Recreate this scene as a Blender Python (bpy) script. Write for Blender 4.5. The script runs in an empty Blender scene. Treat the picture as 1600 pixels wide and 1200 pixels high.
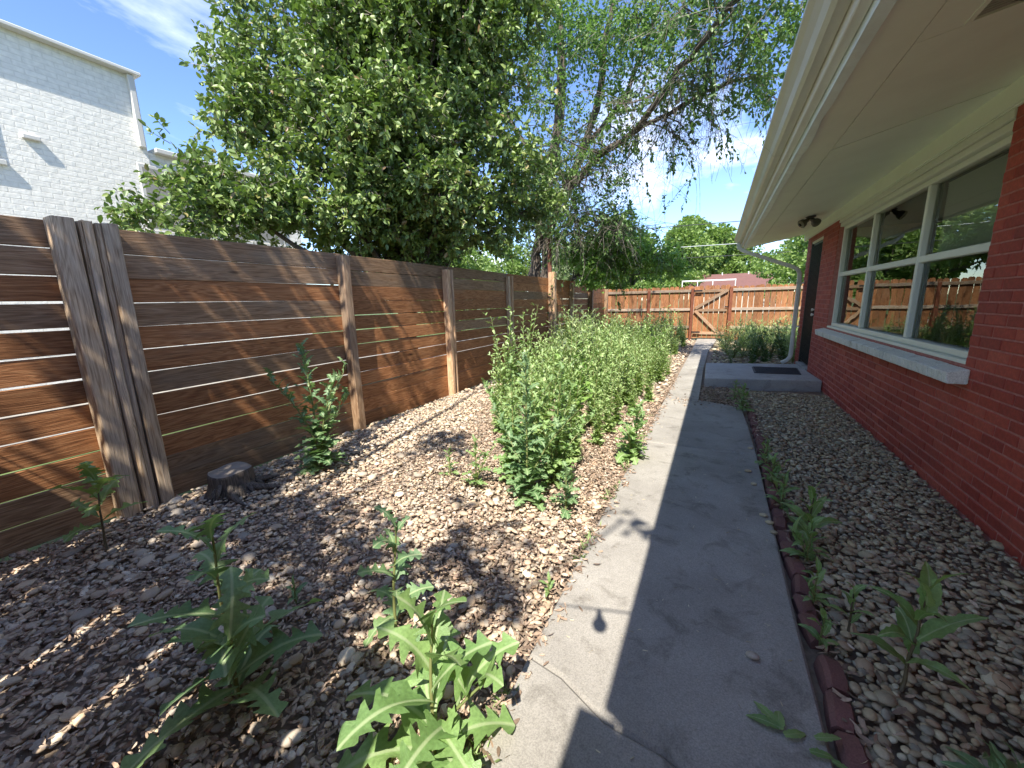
import bpy, math, random
import numpy as np
from mathutils import Matrix, Vector

random.seed(7)
RNG = np.random.default_rng(7)
scene = bpy.context.scene
COL = scene.collection
R = math.radians

# ------------------------------------------------------------------ camera
cam_data = bpy.data.cameras.new('camera')
cam_data.sensor_fit = 'HORIZONTAL'
cam_data.sensor_width = 36.0
cam_data.lens = 36.0 * 629.0 / 1600.0
cam_data.clip_start = 0.02
cam_data.clip_end = 2000
cam = bpy.data.objects.new('camera', cam_data)
COL.objects.link(cam)
cam.matrix_world = Matrix(((0.89507495, -0.06917117, 0.44051809, 0.0),
                           (0.44536206, 0.18788712, -0.8754148, 0.0),
                           (-0.02221421, 0.9797519, 0.19897927, 1.33),
                           (0, 0, 0, 1)))
scene.camera = cam

# ------------------------------------------------------------------ sky and sun
LIGHT = Vector((-0.195, 0.70, -1.0)).normalized()      # the way the sunlight travels
SUN_EL = math.asin(-LIGHT.z)
SUN_AZ = math.atan2(-LIGHT.x, -LIGHT.y)
world = bpy.data.worlds.new('World')
scene.world = world
world.use_nodes = True
wt = world.node_tree
wt.nodes.clear()


def N(t, kind, **kw):
    n = t.nodes.new(kind)
    for k, v in kw.items():
        if k.startswith('i_'):
            n.inputs[k[2:].replace('_', ' ')].default_value = v
        else:
            setattr(n, k, v)
    return n


def ramp(t, stops, interp='LINEAR'):
    n = t.nodes.new('ShaderNodeValToRGB')
    n.color_ramp.interpolation = interp
    el = n.color_ramp.elements
    while len(el) < len(stops):
        el.new(0.5)
    for e, (p, c) in zip(el, stops):
        e.position = p
        e.color = (*c, 1) if len(c) == 3 else c
    return n


sky = N(wt, 'ShaderNodeTexSky', sky_type='NISHITA', sun_disc=False, sun_elevation=SUN_EL, sun_rotation=SUN_AZ,
        altitude=1600, air_density=1.0, dust_density=0.3, ozone_density=2.2)
geo = N(wt, 'ShaderNodeTexCoord')
sep = N(wt, 'ShaderNodeSeparateXYZ')
wt.links.new(geo.outputs['Generated'], sep.inputs[0])
zz = N(wt, 'ShaderNodeMath', operation='ADD'); zz.inputs[1].default_value = 0.16
wt.links.new(sep.outputs['Z'], zz.inputs[0])
zm = N(wt, 'ShaderNodeMath', operation='MAXIMUM'); zm.inputs[1].default_value = 0.05
wt.links.new(zz.outputs[0], zm.inputs[0])
dv = N(wt, 'ShaderNodeVectorMath', operation='DIVIDE')
wt.links.new(geo.outputs['Generated'], dv.inputs[0])
cmb = N(wt, 'ShaderNodeCombineXYZ')
for i in range(3):
    wt.links.new(zm.outputs[0], cmb.inputs[i])
wt.links.new(cmb.outputs[0], dv.inputs[1])
mp = N(wt, 'ShaderNodeMapping')
mp.inputs['Location'].default_value = (7.3, 2.2, 0)
mp.inputs['Scale'].default_value = (1.0, 0.8, 0.0)
wt.links.new(dv.outputs[0], mp.inputs[0])
cn = N(wt, 'ShaderNodeTexNoise', i_Scale=1.35, i_Detail=9.0, i_Roughness=0.58, i_Distortion=0.25)
wt.links.new(mp.outputs[0], cn.inputs[0])
cr = ramp(wt, [(0.52, (0, 0, 0)), (0.59, (0.18, 0.18, 0.18)), (0.69, (0.85, 0.85, 0.85))])
wt.links.new(cn.outputs[0], cr.inputs[0])
mixc = N(wt, 'ShaderNodeMix', data_type='RGBA')
skyg = N(wt, 'ShaderNodeHueSaturation', i_Hue=0.508, i_Saturation=1.10, i_Value=0.74)
wt.links.new(sky.outputs[0], skyg.inputs['Color'])
wt.links.new(cr.outputs[0], mixc.inputs['Factor'])
wt.links.new(skyg.outputs[0], mixc.inputs['A'])
mixc.inputs['B'].default_value = (6.6, 6.7, 6.9, 1)
bg = N(wt, 'ShaderNodeBackground', i_Strength=0.15)
wt.links.new(mixc.outputs['Result'], bg.inputs[0])
wo = N(wt, 'ShaderNodeOutputWorld')
wt.links.new(bg.outputs[0], wo.inputs[0])

sun_data = bpy.data.lights.new('sun', 'SUN')
sun_data.energy = 3.5
sun_data.angle = R(0.5)
sun_data.color = (1.0, 0.945, 0.85)
sun = bpy.data.objects.new('sun', sun_data)
COL.objects.link(sun)
sun.rotation_euler = LIGHT.to_track_quat('-Z', 'Y').to_euler()
sun.location = (2, -8, 12)

scene.view_settings.view_transform = 'Standard'
scene.view_settings.look = 'None'
scene.view_settings.gamma = 1.0
scene.view_settings.use_curve_mapping = False
scene.view_settings.exposure = 1.68
scene.render.engine = 'CYCLES'
scene.cycles.max_bounces = 8
scene.cycles.transparent_max_bounces = 12
scene.cycles.caustics_reflective = False
scene.cycles.caustics_refractive = False
scene.cycles.sample_clamp_indirect = 6.0

# ------------------------------------------------------------------ materials
MATS = {}


def new_mat(name):
    m = bpy.data.materials.new(name)
    m.use_nodes = True
    t = m.node_tree
    p = t.nodes['Principled BSDF']
    MATS[name] = m
    return m, t, p


def add_bump(t, p, height, strength=0.4, dist=0.01):
    b = N(t, 'ShaderNodeBump', i_Strength=strength, i_Distance=dist)
    t.links.new(height, b.inputs['Height'])
    t.links.new(b.outputs[0], p.inputs['Normal'])
    return b


def mix(t, fac, a, b, blend='MIX'):
    n = N(t, 'ShaderNodeMix', data_type='RGBA', blend_type=blend)
    for s, v in (('Factor', fac), ('A', a), ('B', b)):
        if isinstance(v, (int, float)):
            n.inputs[s].default_value = v
        elif isinstance(v, tuple):
            n.inputs[s].default_value = (*v, 1)
        else:
            t.links.new(v, n.inputs[s])
    return n.outputs['Result']


def coords(t, scale=(1, 1, 1), kind='Object'):
    c = N(t, 'ShaderNodeTexCoord')
    m = N(t, 'ShaderNodeMapping')
    m.inputs['Scale'].default_value = scale
    t.links.new(c.outputs[kind], m.inputs[0])
    return m.outputs[0]


def rand_w(t, mul=60.0):
    oi = N(t, 'ShaderNodeObjectInfo')
    m = N(t, 'ShaderNodeMath', operation='MULTIPLY'); m.inputs[1].default_value = mul
    t.links.new(oi.outputs['Random'], m.inputs[0])
    return oi.outputs['Random'], m.outputs[0]


def wood(name, dark, mid, light, axis, grey=0.0, grey_col=(0.20, 0.185, 0.165), rough=0.75, vary=0.35):
    m, t, p = new_mat(name)
    st = {'X': (0.10, 1, 1), 'Y': (1, 0.10, 1), 'Z': (1, 1, 0.10)}[axis]
    rnd, w = rand_w(t)
    v1 = coords(t, tuple(14 * s for s in st))
    n1 = N(t, 'ShaderNodeTexNoise', noise_dimensions='4D', i_Scale=0.9, i_Detail=3.0, i_Distortion=0.6)
    t.links.new(v1, n1.inputs['Vector']); t.links.new(w, n1.inputs['W'])
    mul = N(t, 'ShaderNodeMath', operation='MULTIPLY'); mul.inputs[1].default_value = 75.0
    t.links.new(n1.outputs[0], mul.inputs[0])
    sn = N(t, 'ShaderNodeMath', operation='SINE')
    t.links.new(mul.outputs[0], sn.inputs[0])
    v2 = coords(t, tuple((170 if s == 1 else 6) for s in st))
    n2 = N(t, 'ShaderNodeTexNoise', noise_dimensions='4D', i_Scale=1.0, i_Detail=5.0, i_Roughness=0.65)
    t.links.new(v2, n2.inputs['Vector']); t.links.new(w, n2.inputs['W'])
    ad = N(t, 'ShaderNodeMath', operation='MULTIPLY_ADD'); ad.inputs[1].default_value = 0.10
    t.links.new(sn.outputs[0], ad.inputs[0]); t.links.new(n2.outputs[0], ad.inputs[2])
    cr_ = ramp(t, [(0.25, dark), (0.50, mid), (0.74, light)])
    t.links.new(ad.outputs[0], cr_.inputs[0])
    col = cr_.outputs[0]
    # weathering blotches
    v3 = coords(t, tuple((6 if s == 1 else 1.3) for s in st))
    n3 = N(t, 'ShaderNodeTexNoise', noise_dimensions='4D', i_Scale=1.0, i_Detail=4.0, i_Roughness=0.6)
    t.links.new(v3, n3.inputs['Vector']); t.links.new(w, n3.inputs['W'])
    g = ramp(t, [(0.62 - 0.35 * grey, (0, 0, 0)), (0.85 - 0.45 * grey, (min(1, 0.45 + grey),) * 3)])
    t.links.new(n3.outputs[0], g.inputs[0])
    gcol = mix(t, 0.55, grey_col, col, 'MULTIPLY')
    gcol = mix(t, 0.65, col, grey_col)
    gm = N(t, 'ShaderNodeMath', operation='MULTIPLY')
    n2r = ramp(t, [(0.25, (0.55,) * 3), (0.75, (1.25,) * 3)])
    t.links.new(n2.outputs[0], n2r.inputs[0])
    gcol = mix(t, 1.0, gcol, n2r.outputs[0], 'MULTIPLY')
    col = mix(t, g.outputs[0], col, gcol)
    # knots
    v4 = coords(t, tuple((6.5 if s == 1 else 1.7) for s in st))
    vo = N(t, 'ShaderNodeTexVoronoi', voronoi_dimensions='4D', i_Scale=1.0)
    t.links.new(v4, vo.inputs['Vector']); t.links.new(w, vo.inputs['W'])
    kr = ramp(t, [(0.05, (1, 1, 1)), (0.13, (0, 0, 0))])
    t.links.new(vo.outputs['Distance'], kr.inputs[0])
    col = mix(t, kr.outputs[0], col, tuple(0.35 * c for c in dark))
    hs = N(t, 'ShaderNodeHueSaturation')
    mr = N(t, 'ShaderNodeMapRange', i_To_Min=1.0 - vary, i_To_Max=1.0 + vary)
    t.links.new(rnd, mr.inputs['Value'])
    t.links.new(mr.outputs[0], hs.inputs['Value'])
    t.links.new(col, hs.inputs['Color'])
    t.links.new(hs.outputs[0], p.inputs['Base Color'])
    p.inputs['Roughness'].default_value = rough
    p.inputs['Specular IOR Level'].default_value = 0.3
    add_bump(t, p, ad.outputs[0], 0.55, 0.004)
    return m


wood('cedar_board', (0.15, 0.057, 0.021), (0.31, 0.132, 0.050), (0.43, 0.215, 0.094), 'Y', 0.16, (0.28, 0.19, 0.12), vary=0.24)
wood('cedar_board_weathered', (0.13, 0.068, 0.033), (0.255, 0.150, 0.078), (0.35, 0.225, 0.13), 'Y', 0.38, (0.27, 0.205, 0.14), vary=0.22)
wood('post_wood', (0.22, 0.115, 0.055), (0.44, 0.275, 0.155), (0.58, 0.40, 0.25), 'Z', 0.40, (0.38, 0.30, 0.225))
wood('old_post_wood', (0.21, 0.125, 0.065), (0.48, 0.345, 0.215), (0.64, 0.49, 0.335), 'Z', 0.45, (0.48, 0.39, 0.295), vary=0.15)
wood('picket_wood', (0.12, 0.042, 0.017), (0.265, 0.112, 0.045), (0.39, 0.19, 0.088), 'Z', 0.32, (0.28, 0.19, 0.125), vary=0.3)
wood('rail_wood', (0.14, 0.085, 0.05), (0.30, 0.21, 0.14), (0.45, 0.34, 0.25), 'X', 0.5, (0.32, 0.28, 0.24))
wood('red_post_wood', (0.10, 0.030, 0.015), (0.22, 0.07, 0.035), (0.33, 0.13, 0.07), 'Z', 0.1)
wood('gate_brace_wood', (0.16, 0.085, 0.045), (0.33, 0.20, 0.115), (0.46, 0.31, 0.20), 'X', 0.4, (0.33, 0.28, 0.22))
wood('bark', (0.035, 0.028, 0.022), (0.11, 0.09, 0.072), (0.20, 0.165, 0.135), 'Z', 0.3, (0.17, 0.15, 0.13), 0.95, 0.1)


def concrete(name, c1, c2, spec=True, stain=True):
    m, t, p = new_mat(name)
    v = coords(t)
    rnd, w = rand_w(t)
    n1 = N(t, 'ShaderNodeTexNoise', noise_dimensions='4D', i_Scale=2.2, i_Detail=8.0, i_Roughness=0.62)
    t.links.new(v, n1.inputs['Vector']); t.links.new(w, n1.inputs['W'])
    n2 = N(t, 'ShaderNodeTexNoise', i_Scale=190.0, i_Detail=3.0, i_Roughness=0.7)
    t.links.new(v, n2.inputs['Vector'])
    r1 = ramp(t, [(0.3, c1), (0.7, c2)])
    t.links.new(n1.outputs[0], r1.inputs[0])
    r2 = ramp(t, [(0.33, (0.74,) * 3), (0.5, (0.98,) * 3), (0.68, (1.2,) * 3)])
    t.links.new(n2.outputs[0], r2.inputs[0])
    col = mix(t, 1.0, r1.outputs[0], r2.outputs[0], 'MULTIPLY')
    if stain:
        n3 = N(t, 'ShaderNodeTexNoise', i_Scale=5.5, i_Detail=6.0, i_Roughness=0.7, i_Distortion=0.8)
        t.links.new(v, n3.inputs['Vector'])
        r3 = ramp(t, [(0.30, (0.48, 0.46, 0.43)), (0.47, (1, 1, 1)), (0.62, (1, 1, 1)), (0.75, (1.18, 1.15, 1.1))])
        t.links.new(n3.outputs[0], r3.inputs[0])
        col = mix(t, 0.8, col, r3.outputs[0], 'MULTIPLY')
    t.links.new(col, p.inputs['Base Color'])
    p.inputs['Roughness'].default_value = 0.9
    add_bump(t, p, n2.outputs[0], 0.35, 0.004)
    return m


concrete('path_concrete', (0.225, 0.207, 0.180), (0.350, 0.327, 0.288))
concrete('landing_concrete', (0.30, 0.30, 0.295), (0.42, 0.42, 0.41))
concrete('sill_paint', (0.62, 0.63, 0.59), (0.74, 0.74, 0.69))
concrete('edging_brick', (0.135, 0.062, 0.052), (0.215, 0.098, 0.082), stain=False)


def painted(name, c, rough=0.5, dirt=0.25, dirt_col=(0.35, 0.32, 0.25), scale=3.0):
    m, t, p = new_mat(name)
    v = coords(t)
    rnd, w = rand_w(t)
    n1 = N(t, 'ShaderNodeTexNoise', noise_dimensions='4D', i_Scale=scale, i_Detail=7.0, i_Roughness=0.65)
    t.links.new(v, n1.inputs['Vector']); t.links.new(w, n1.inputs['W'])
    r1 = ramp(t, [(0.42, (0, 0, 0)), (0.8, (dirt,) * 3)])
    t.links.new(n1.outputs[0], r1.inputs[0])
    col = mix(t, r1.outputs[0], c, dirt_col)
    t.links.new(col, p.inputs['Base Color'])
    p.inputs['Roughness'].default_value = rough
    n2 = N(t, 'ShaderNodeTexNoise', i_Scale=60.0, i_Detail=3.0)
    t.links.new(v, n2.inputs['Vector'])
    add_bump(t, p, n2.outputs[0], 0.12, 0.002)
    return m


painted('soffit_paint', (0.89, 0.94, 0.82), 0.6, 0.14)
painted('fascia_paint', (0.72, 0.71, 0.64), 0.5, 0.3)
painted('trim_paint', (0.76, 0.86, 0.89), 0.5, 0.4, (0.38, 0.36, 0.33), 9.0)
painted('gutter_paint', (0.62, 0.62, 0.57), 0.4, 0.3)
painted('window_paint', (0.74, 0.76, 0.66), 0.45, 0.15)
painted('downspout_paint', (0.66, 0.67, 0.64), 0.4, 0.25)
painted('black_iron', (0.012, 0.012, 0.014), 0.4, 0.1, (0.03, 0.025, 0.02))
painted('rubber', (0.018, 0.020, 0.026), 0.7, 0.3, (0.06, 0.06, 0.06), 14)
painted('rust', (0.19, 0.075, 0.045), 0.8, 0.7, (0.10, 0.035, 0.02), 9)
painted('wire_black', (0.03, 0.03, 0.035), 0.6, 0.0)
painted('wire_pale', (0.42, 0.43, 0.45), 0.5, 0.0)
painted('bulb_glass', (0.30, 0.29, 0.27), 0.12, 0.0)
painted('lamp_metal', (0.10, 0.09, 0.075), 0.4, 0.4, (0.05, 0.045, 0.04), 20)
painted('lamp_lens', (0.30, 0.28, 0.23), 0.15, 0.3, (0.12, 0.10, 0.08), 30)
painted('knob_metal', (0.75, 0.74, 0.70), 0.25, 0.0)
painted('vent_shade', (0.012, 0.012, 0.011), 0.9, 0.0)  # black colour holds the shade inside the soffit vent
painted('room_shade', (0.045, 0.043, 0.038), 0.9, 0.1)  # near-black colour carries the gloom of the unlit room
painted('blind_paint', (0.78, 0.78, 0.72), 0.6, 0.0)
painted('white_metal', (0.75, 0.76, 0.76), 0.4, 0.05)
painted('roof_shingle', (0.075, 0.06, 0.055), 0.95, 0.5, (0.04, 0.035, 0.03), 20)
painted('far_roof', (0.155, 0.072, 0.060), 0.95, 0.7, (0.09, 0.05, 0.045), 5)
painted('far_wall', (0.55, 0.50, 0.43), 0.9, 0.2)
painted('building_cap', (0.58, 0.57, 0.53), 0.5, 0.1)
painted('stump_top', (0.30, 0.255, 0.205), 0.95, 0.8, (0.15, 0.12, 0.095), 16)

# painted red brick: brick tone differs from brick to brick
m, t, p = new_mat('red_brick')
rnd, w = rand_w(t)
isl = N(t, 'ShaderNodeNewGeometry')
rr = N(t, 'ShaderNodeMath', operation='ADD'); t.links.new(rnd, rr.inputs[0]); t.links.new(isl.outputs['Random Per Island'], rr.inputs[1])
fr = N(t, 'ShaderNodeMath', operation='FRACT'); t.links.new(rr.outputs[0], fr.inputs[0])
c0 = ramp(t, [(0, (0.27, 0.034, 0.024)), (0.35, (0.325, 0.043, 0.028)), (0.75, (0.375, 0.056, 0.035)), (1, (0.41, 0.080, 0.052))])
t.links.new(fr.outputs[0], c0.inputs[0])
v = coords(t)
nb = N(t, 'ShaderNodeTexNoise', i_Scale=45.0, i_Detail=6.0, i_Roughness=0.7); t.links.new(v, nb.inputs['Vector'])
rb = ramp(t, [(0.3, (0.72,) * 3), (0.7, (1.22,) * 3)]); t.links.new(nb.outputs[0], rb.inputs[0])
bc = mix(t, 1.0, c0.outputs[0], rb.outputs[0], 'MULTIPLY')
nd = N(t, 'ShaderNodeTexNoise', i_Scale=2.6, i_Detail=9.0, i_Roughness=0.68); t.links.new(isl.outputs['Position'], nd.inputs['Vector'])
rd = ramp(t, [(0.50, (0, 0, 0)), (0.72, (0.32,) * 3)]); t.links.new(nd.outputs[0], rd.inputs[0])
bc = mix(t, rd.outputs[0], bc, (0.22, 0.075, 0.055))
t.links.new(bc, p.inputs['Base Color'])
p.inputs['Roughness'].default_value = 0.68
add_bump(t, p, nb.outputs[0], 0.4, 0.004)
m, t, p = new_mat('red_mortar')
v = coords(t)
nb = N(t, 'ShaderNodeTexNoise', i_Scale=30.0, i_Detail=6.0); t.links.new(v, nb.inputs['Vector'])
rb = ramp(t, [(0.3, (0.36, 0.12, 0.095)), (0.7, (0.46, 0.20, 0.165))]); t.links.new(nb.outputs[0], rb.inputs[0])
t.links.new(rb.outputs[0], p.inputs['Base Color'])
p.inputs['Roughness'].default_value = 0.85

# far white painted brick: courses are a couple of pixels high, so relief only
m, t, p = new_mat('white_brick')
v = coords(t)
sw = N(t, 'ShaderNodeSeparateXYZ'); t.links.new(v, sw.inputs[0])
cb = N(t, 'ShaderNodeCombineXYZ'); t.links.new(sw.outputs['Y'], cb.inputs[0]); t.links.new(sw.outputs['Z'], cb.inputs[1])
bt = N(t, 'ShaderNodeTexBrick', i_Scale=1.0, i_Mortar_Size=0.008, i_Brick_Width=0.22, i_Row_Height=0.075, i_Mortar_Smooth=0.3)
bt.inputs['Color1'].default_value = (0.84, 0.82, 0.75, 1); bt.inputs['Color2'].default_value = (0.80, 0.78, 0.71, 1)
bt.inputs['Mortar'].default_value = (0.74, 0.72, 0.65, 1)
t.links.new(cb.outputs[0], bt.inputs['Vector'])
nb = N(t, 'ShaderNodeTexNoise', i_Scale=14.0, i_Detail=5.0); t.links.new(v, nb.inputs['Vector'])
rb = ramp(t, [(0.3, (0.88,) * 3), (0.7, (1.06,) * 3)]); t.links.new(nb.outputs[0], rb.inputs[0])
t.links.new(mix(t, 1.0, bt.outputs['Color'], rb.outputs[0], 'MULTIPLY'), p.inputs['Base Color'])
p.inputs['Roughness'].default_value = 0.8
hh = N(t, 'ShaderNodeMath', operation='SUBTRACT'); t.links.new(nb.outputs[0], hh.inputs[0]); t.links.new(bt.outputs['Fac'], hh.inputs[1])
add_bump(t, p, hh.outputs[0], 0.45, 0.012)


def glass(name, ior, tint):
    m, t, p = new_mat(name)
    t.nodes.remove(p)
    fz = N(t, 'ShaderNodeFresnel', i_IOR=ior)
    tr = N(t, 'ShaderNodeBsdfTransparent'); tr.inputs[0].default_value = (*tint, 1)
    gl = N(t, 'ShaderNodeBsdfGlossy', i_Roughness=0.0); gl.inputs[0].default_value = (0.9, 0.95, 0.9, 1)
    c = coords(t)
    nz = N(t, 'ShaderNodeTexNoise', i_Scale=2.2, i_Detail=1.0); t.links.new(c, nz.inputs['Vector'])
    b = N(t, 'ShaderNodeBump', i_Strength=0.05, i_Distance=0.02); t.links.new(nz.outputs[0], b.inputs['Height'])
    t.links.new(b.outputs[0], gl.inputs['Normal'])
    ms = N(t, 'ShaderNodeMixShader')
    t.links.new(fz.outputs[0], ms.inputs[0]); t.links.new(tr.outputs[0], ms.inputs[1]); t.links.new(gl.outputs[0], ms.inputs[2])
    t.links.new(ms.outputs[0], t.nodes['Material Output'].inputs[0])


glass('window_glass', 1.72, (0.82, 0.86, 0.80))


def scatter_mat(name, stops, rough=0.7, bump=0.3, noise=30.0, interp='LINEAR', spec=0.4):
    m, t, p = new_mat(name)
    g = N(t, 'ShaderNodeNewGeometry')
    rnd, w = rand_w(t)
    a = N(t, 'ShaderNodeMath', operation='ADD'); t.links.new(g.outputs['Random Per Island'], a.inputs[0]); t.links.new(rnd, a.inputs[1])
    f = N(t, 'ShaderNodeMath', operation='FRACT'); t.links.new(a.outputs[0], f.inputs[0])
    c = ramp(t, stops, interp); t.links.new(f.outputs[0], c.inputs[0])
    v = coords(t)
    n = N(t, 'ShaderNodeTexNoise', i_Scale=noise, i_Detail=5.0, i_Roughness=0.65); t.links.new(v, n.inputs['Vector'])
    r = ramp(t, [(0.3, (0.7,) * 3), (0.7, (1.25,) * 3)]); t.links.new(n.outputs[0], r.inputs[0])
    t.links.new(mix(t, 1.0, c.outputs[0], r.outputs[0], 'MULTIPLY'), p.inputs['Base Color'])
    p.inputs['Roughness'].default_value = rough
    p.inputs['Specular IOR Level'].default_value = spec
    if bump:
        add_bump(t, p, n.outputs[0], bump, 0.004)
    return m


PEBBLE = [(0.0, (0.30, 0.235, 0.17)), (0.12, (0.36, 0.31, 0.25)), (0.24, (0.17, 0.16, 0.15)), (0.36, (0.40, 0.33, 0.24)), (0.46, (0.25, 0.20, 0.155)),
          (0.56, (0.32, 0.21, 0.155)), (0.64, (0.50, 0.46, 0.39)), (0.72, (0.22, 0.21, 0.20)), (0.80, (0.36, 0.275, 0.19)), (0.88, (0.27, 0.235, 0.20)), (0.95, (0.42, 0.38, 0.33))]
PEBBLE = [(q, tuple(min(.75, v_ * k_ * .72 + b_ * .28) for v_, k_, b_ in zip(c, (1.42, 1.34, 1.22), (.56, .45, .32)))) for q, c in PEBBLE]
scatter_mat('pebble', PEBBLE, 0.7, 0.3, 55.0, 'CONSTANT')
PEB2 = [(q, (c[0] * 0.84, c[1] * 0.88, c[2] * 0.80)) for q, c in PEBBLE]
scatter_mat('pebble_grey', PEB2, 0.65, 0.3, 55.0, 'CONSTANT')
scatter_mat('mulch', [(0.0, (0.15, 0.100, 0.070)), (0.3, (0.25, 0.175, 0.122)), (0.6, (0.36, 0.255, 0.18)), (0.85, (0.45, 0.335, 0.245)), (1.0, (0.53, 0.42, 0.32))], 0.85, 0.2, 80)
scatter_mat('straw', [(0.0, (0.45, 0.38, 0.24)), (1.0, (0.60, 0.54, 0.38))], 0.8, 0.0)

m, t, p = new_mat('soil')
v = coords(t)
n = N(t, 'ShaderNodeTexNoise', i_Scale=18.0, i_Detail=8.0, i_Roughness=0.7); t.links.new(v, n.inputs['Vector'])
r = ramp(t, [(0.3, (0.14, 0.105, 0.075)), (0.7, (0.31, 0.235, 0.17))]); t.links.new(n.outputs[0], r.inputs[0])
t.links.new(r.outputs[0], p.inputs['Base Color']); p.inputs['Roughness'].default_value = 0.95
add_bump(t, p, n.outputs[0], 0.8, 0.02)
m, t, p = new_mat('grass_ground')
v = coords(t)
n = N(t, 'ShaderNodeTexNoise', i_Scale=3.0, i_Detail=9.0, i_Roughness=0.7); t.links.new(v, n.inputs['Vector'])
r = ramp(t, [(0.3, (0.045, 0.075, 0.018)), (0.6, (0.10, 0.15, 0.04)), (0.8, (0.19, 0.20, 0.08))]); t.links.new(n.outputs[0], r.inputs[0])
t.links.new(r.outputs[0], p.inputs['Base Color']); p.inputs['Roughness'].default_value = 0.9


def leaf_mat(name, stops, rough=0.4, trans=0.35, trans_col=(0.25, 0.42, 0.05), rib=False, spec=0.5):
    m, t, p = new_mat(name)
    g = N(t, 'ShaderNodeNewGeometry')
    rnd, w = rand_w(t)
    a = N(t, 'ShaderNodeMath', operation='ADD'); t.links.new(g.outputs['Random Per Island'], a.inputs[0]); t.links.new(rnd, a.inputs[1])
    f = N(t, 'ShaderNodeMath', operation='FRACT'); t.links.new(a.outputs[0], f.inputs[0])
    c = ramp(t, stops); t.links.new(f.outputs[0], c.inputs[0])
    col = c.outputs[0]
    if rib:
        uv = N(t, 'ShaderNodeUVMap')
        s = N(t, 'ShaderNodeSeparateXYZ'); t.links.new(uv.outputs[0], s.inputs[0])
        ab = N(t, 'ShaderNodeMath', operation='ABSOLUTE'); t.links.new(s.outputs[0], ab.inputs[0])
        rr_ = ramp(t, [(0.035, (0.75,) * 3), (0.09, (0, 0, 0))]); t.links.new(ab.outputs[0], rr_.inputs[0])
        v = coords(t)
        nz = N(t, 'ShaderNodeTexNoise', i_Scale=28.0, i_Detail=4.0); t.links.new(v, nz.inputs['Vector'])
        rz = ramp(t, [(0.3, (0.78,) * 3), (0.7, (1.2,) * 3)]); t.links.new(nz.outputs[0], rz.inputs[0])
        col = mix(t, 1.0, col, rz.outputs[0], 'MULTIPLY')
        col = mix(t, rr_.outputs[0], col, (0.42, 0.50, 0.27))
        wv = N(t, 'ShaderNodeTexNoise', i_Scale=70.0, i_Detail=2.0); t.links.new(v, wv.inputs['Vector'])
        add_bump(t, p, wv.outputs[0], 0.4, 0.004)
    t.links.new(col, p.inputs['Base Color'])
    p.inputs['Roughness'].default_value = rough
    p.inputs['Specular IOR Level'].default_value = spec
    tl = N(t, 'ShaderNodeBsdfTranslucent')
    tl.inputs[0].default_value = (*trans_col, 1)
    ms = N(t, 'ShaderNodeMixShader'); ms.inputs[0].default_value = trans
    t.links.new(p.outputs[0], ms.inputs[1]); t.links.new(tl.outputs[0], ms.inputs[2])
    t.links.new(ms.outputs[0], t.nodes['Material Output'].inputs[0])
    return m


leaf_mat('shrub_leaf', [(0.0, (0.095, 0.155, 0.040)), (0.35, (0.150, 0.225, 0.060)), (0.7, (0.210, 0.285, 0.078)), (0.96, (0.265, 0.325, 0.09)), (1.0, (0.25, 0.15, 0.07))], 0.48, 0.22, (0.16, 0.28, 0.04), spec=0.6)
leaf_mat('elm_leaf', [(0.0, (0.065, 0.125, 0.036)), (0.5, (0.105, 0.18, 0.052)), (1.0, (0.16, 0.24, 0.07))], 0.4, 0.35, (0.20, 0.38, 0.06))
leaf_mat('spray_leaf', [(0.0, (0.11, 0.21, 0.045)), (0.5, (0.17, 0.30, 0.065)), (1.0, (0.25, 0.39, 0.09))], 0.4, 0.38, (0.28, 0.48, 0.07))
leaf_mat('far_leaf', [(0.0, (0.10, 0.165, 0.038)), (0.5, (0.165, 0.25, 0.06)), (1.0, (0.24, 0.32, 0.085))], 0.5, 0.35, (0.26, 0.42, 0.08))
leaf_mat('far_leaf_pale', [(0.0, (0.11, 0.15, 0.07)), (0.5, (0.17, 0.22, 0.10)), (1.0, (0.24, 0.29, 0.14))], 0.5, 0.3, (0.28, 0.38, 0.12))
leaf_mat('weed_leaf', [(0.0, (0.135, 0.235, 0.075)), (0.5, (0.190, 0.310, 0.100)), (1.0, (0.260, 0.385, 0.130))], 0.42, 0.30, (0.30, 0.48, 0.09), rib=True)
leaf_mat('weed_leaf_blue', [(0.0, (0.110, 0.200, 0.090)), (0.5, (0.155, 0.260, 0.112)), (1.0, (0.205, 0.31, 0.125))], 0.42, 0.28, (0.22, 0.40, 0.10), rib=True)
leaf_mat('thicket_leaf', [(0.0, (0.185, 0.280, 0.095)), (0.4, (0.265, 0.385, 0.135)), (0.8, (0.345, 0.460, 0.175)), (1.0, (0.45, 0.52, 0.24))], 0.45, 0.30, (0.34, 0.50, 0.10))
leaf_mat('dark_weed_leaf', [(0.0, (0.035, 0.085, 0.025)), (1.0, (0.085, 0.16, 0.045))], 0.4, 0.25, (0.16, 0.32, 0.05))
leaf_mat('stem', [(0.0, (0.14, 0.17, 0.055)), (1.0, (0.22, 0.22, 0.085))], 0.5, 0.0)
leaf_mat('dark_stem', [(0.0, (0.07, 0.055, 0.03)), (1.0, (0.12, 0.09, 0.045))], 0.6, 0.0)
leaf_mat('twig', [(0.0, (0.075, 0.062, 0.05)), (0.6, (0.16, 0.135, 0.11)), (1.0, (0.30, 0.26, 0.215))], 0.85, 0.0)


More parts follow.
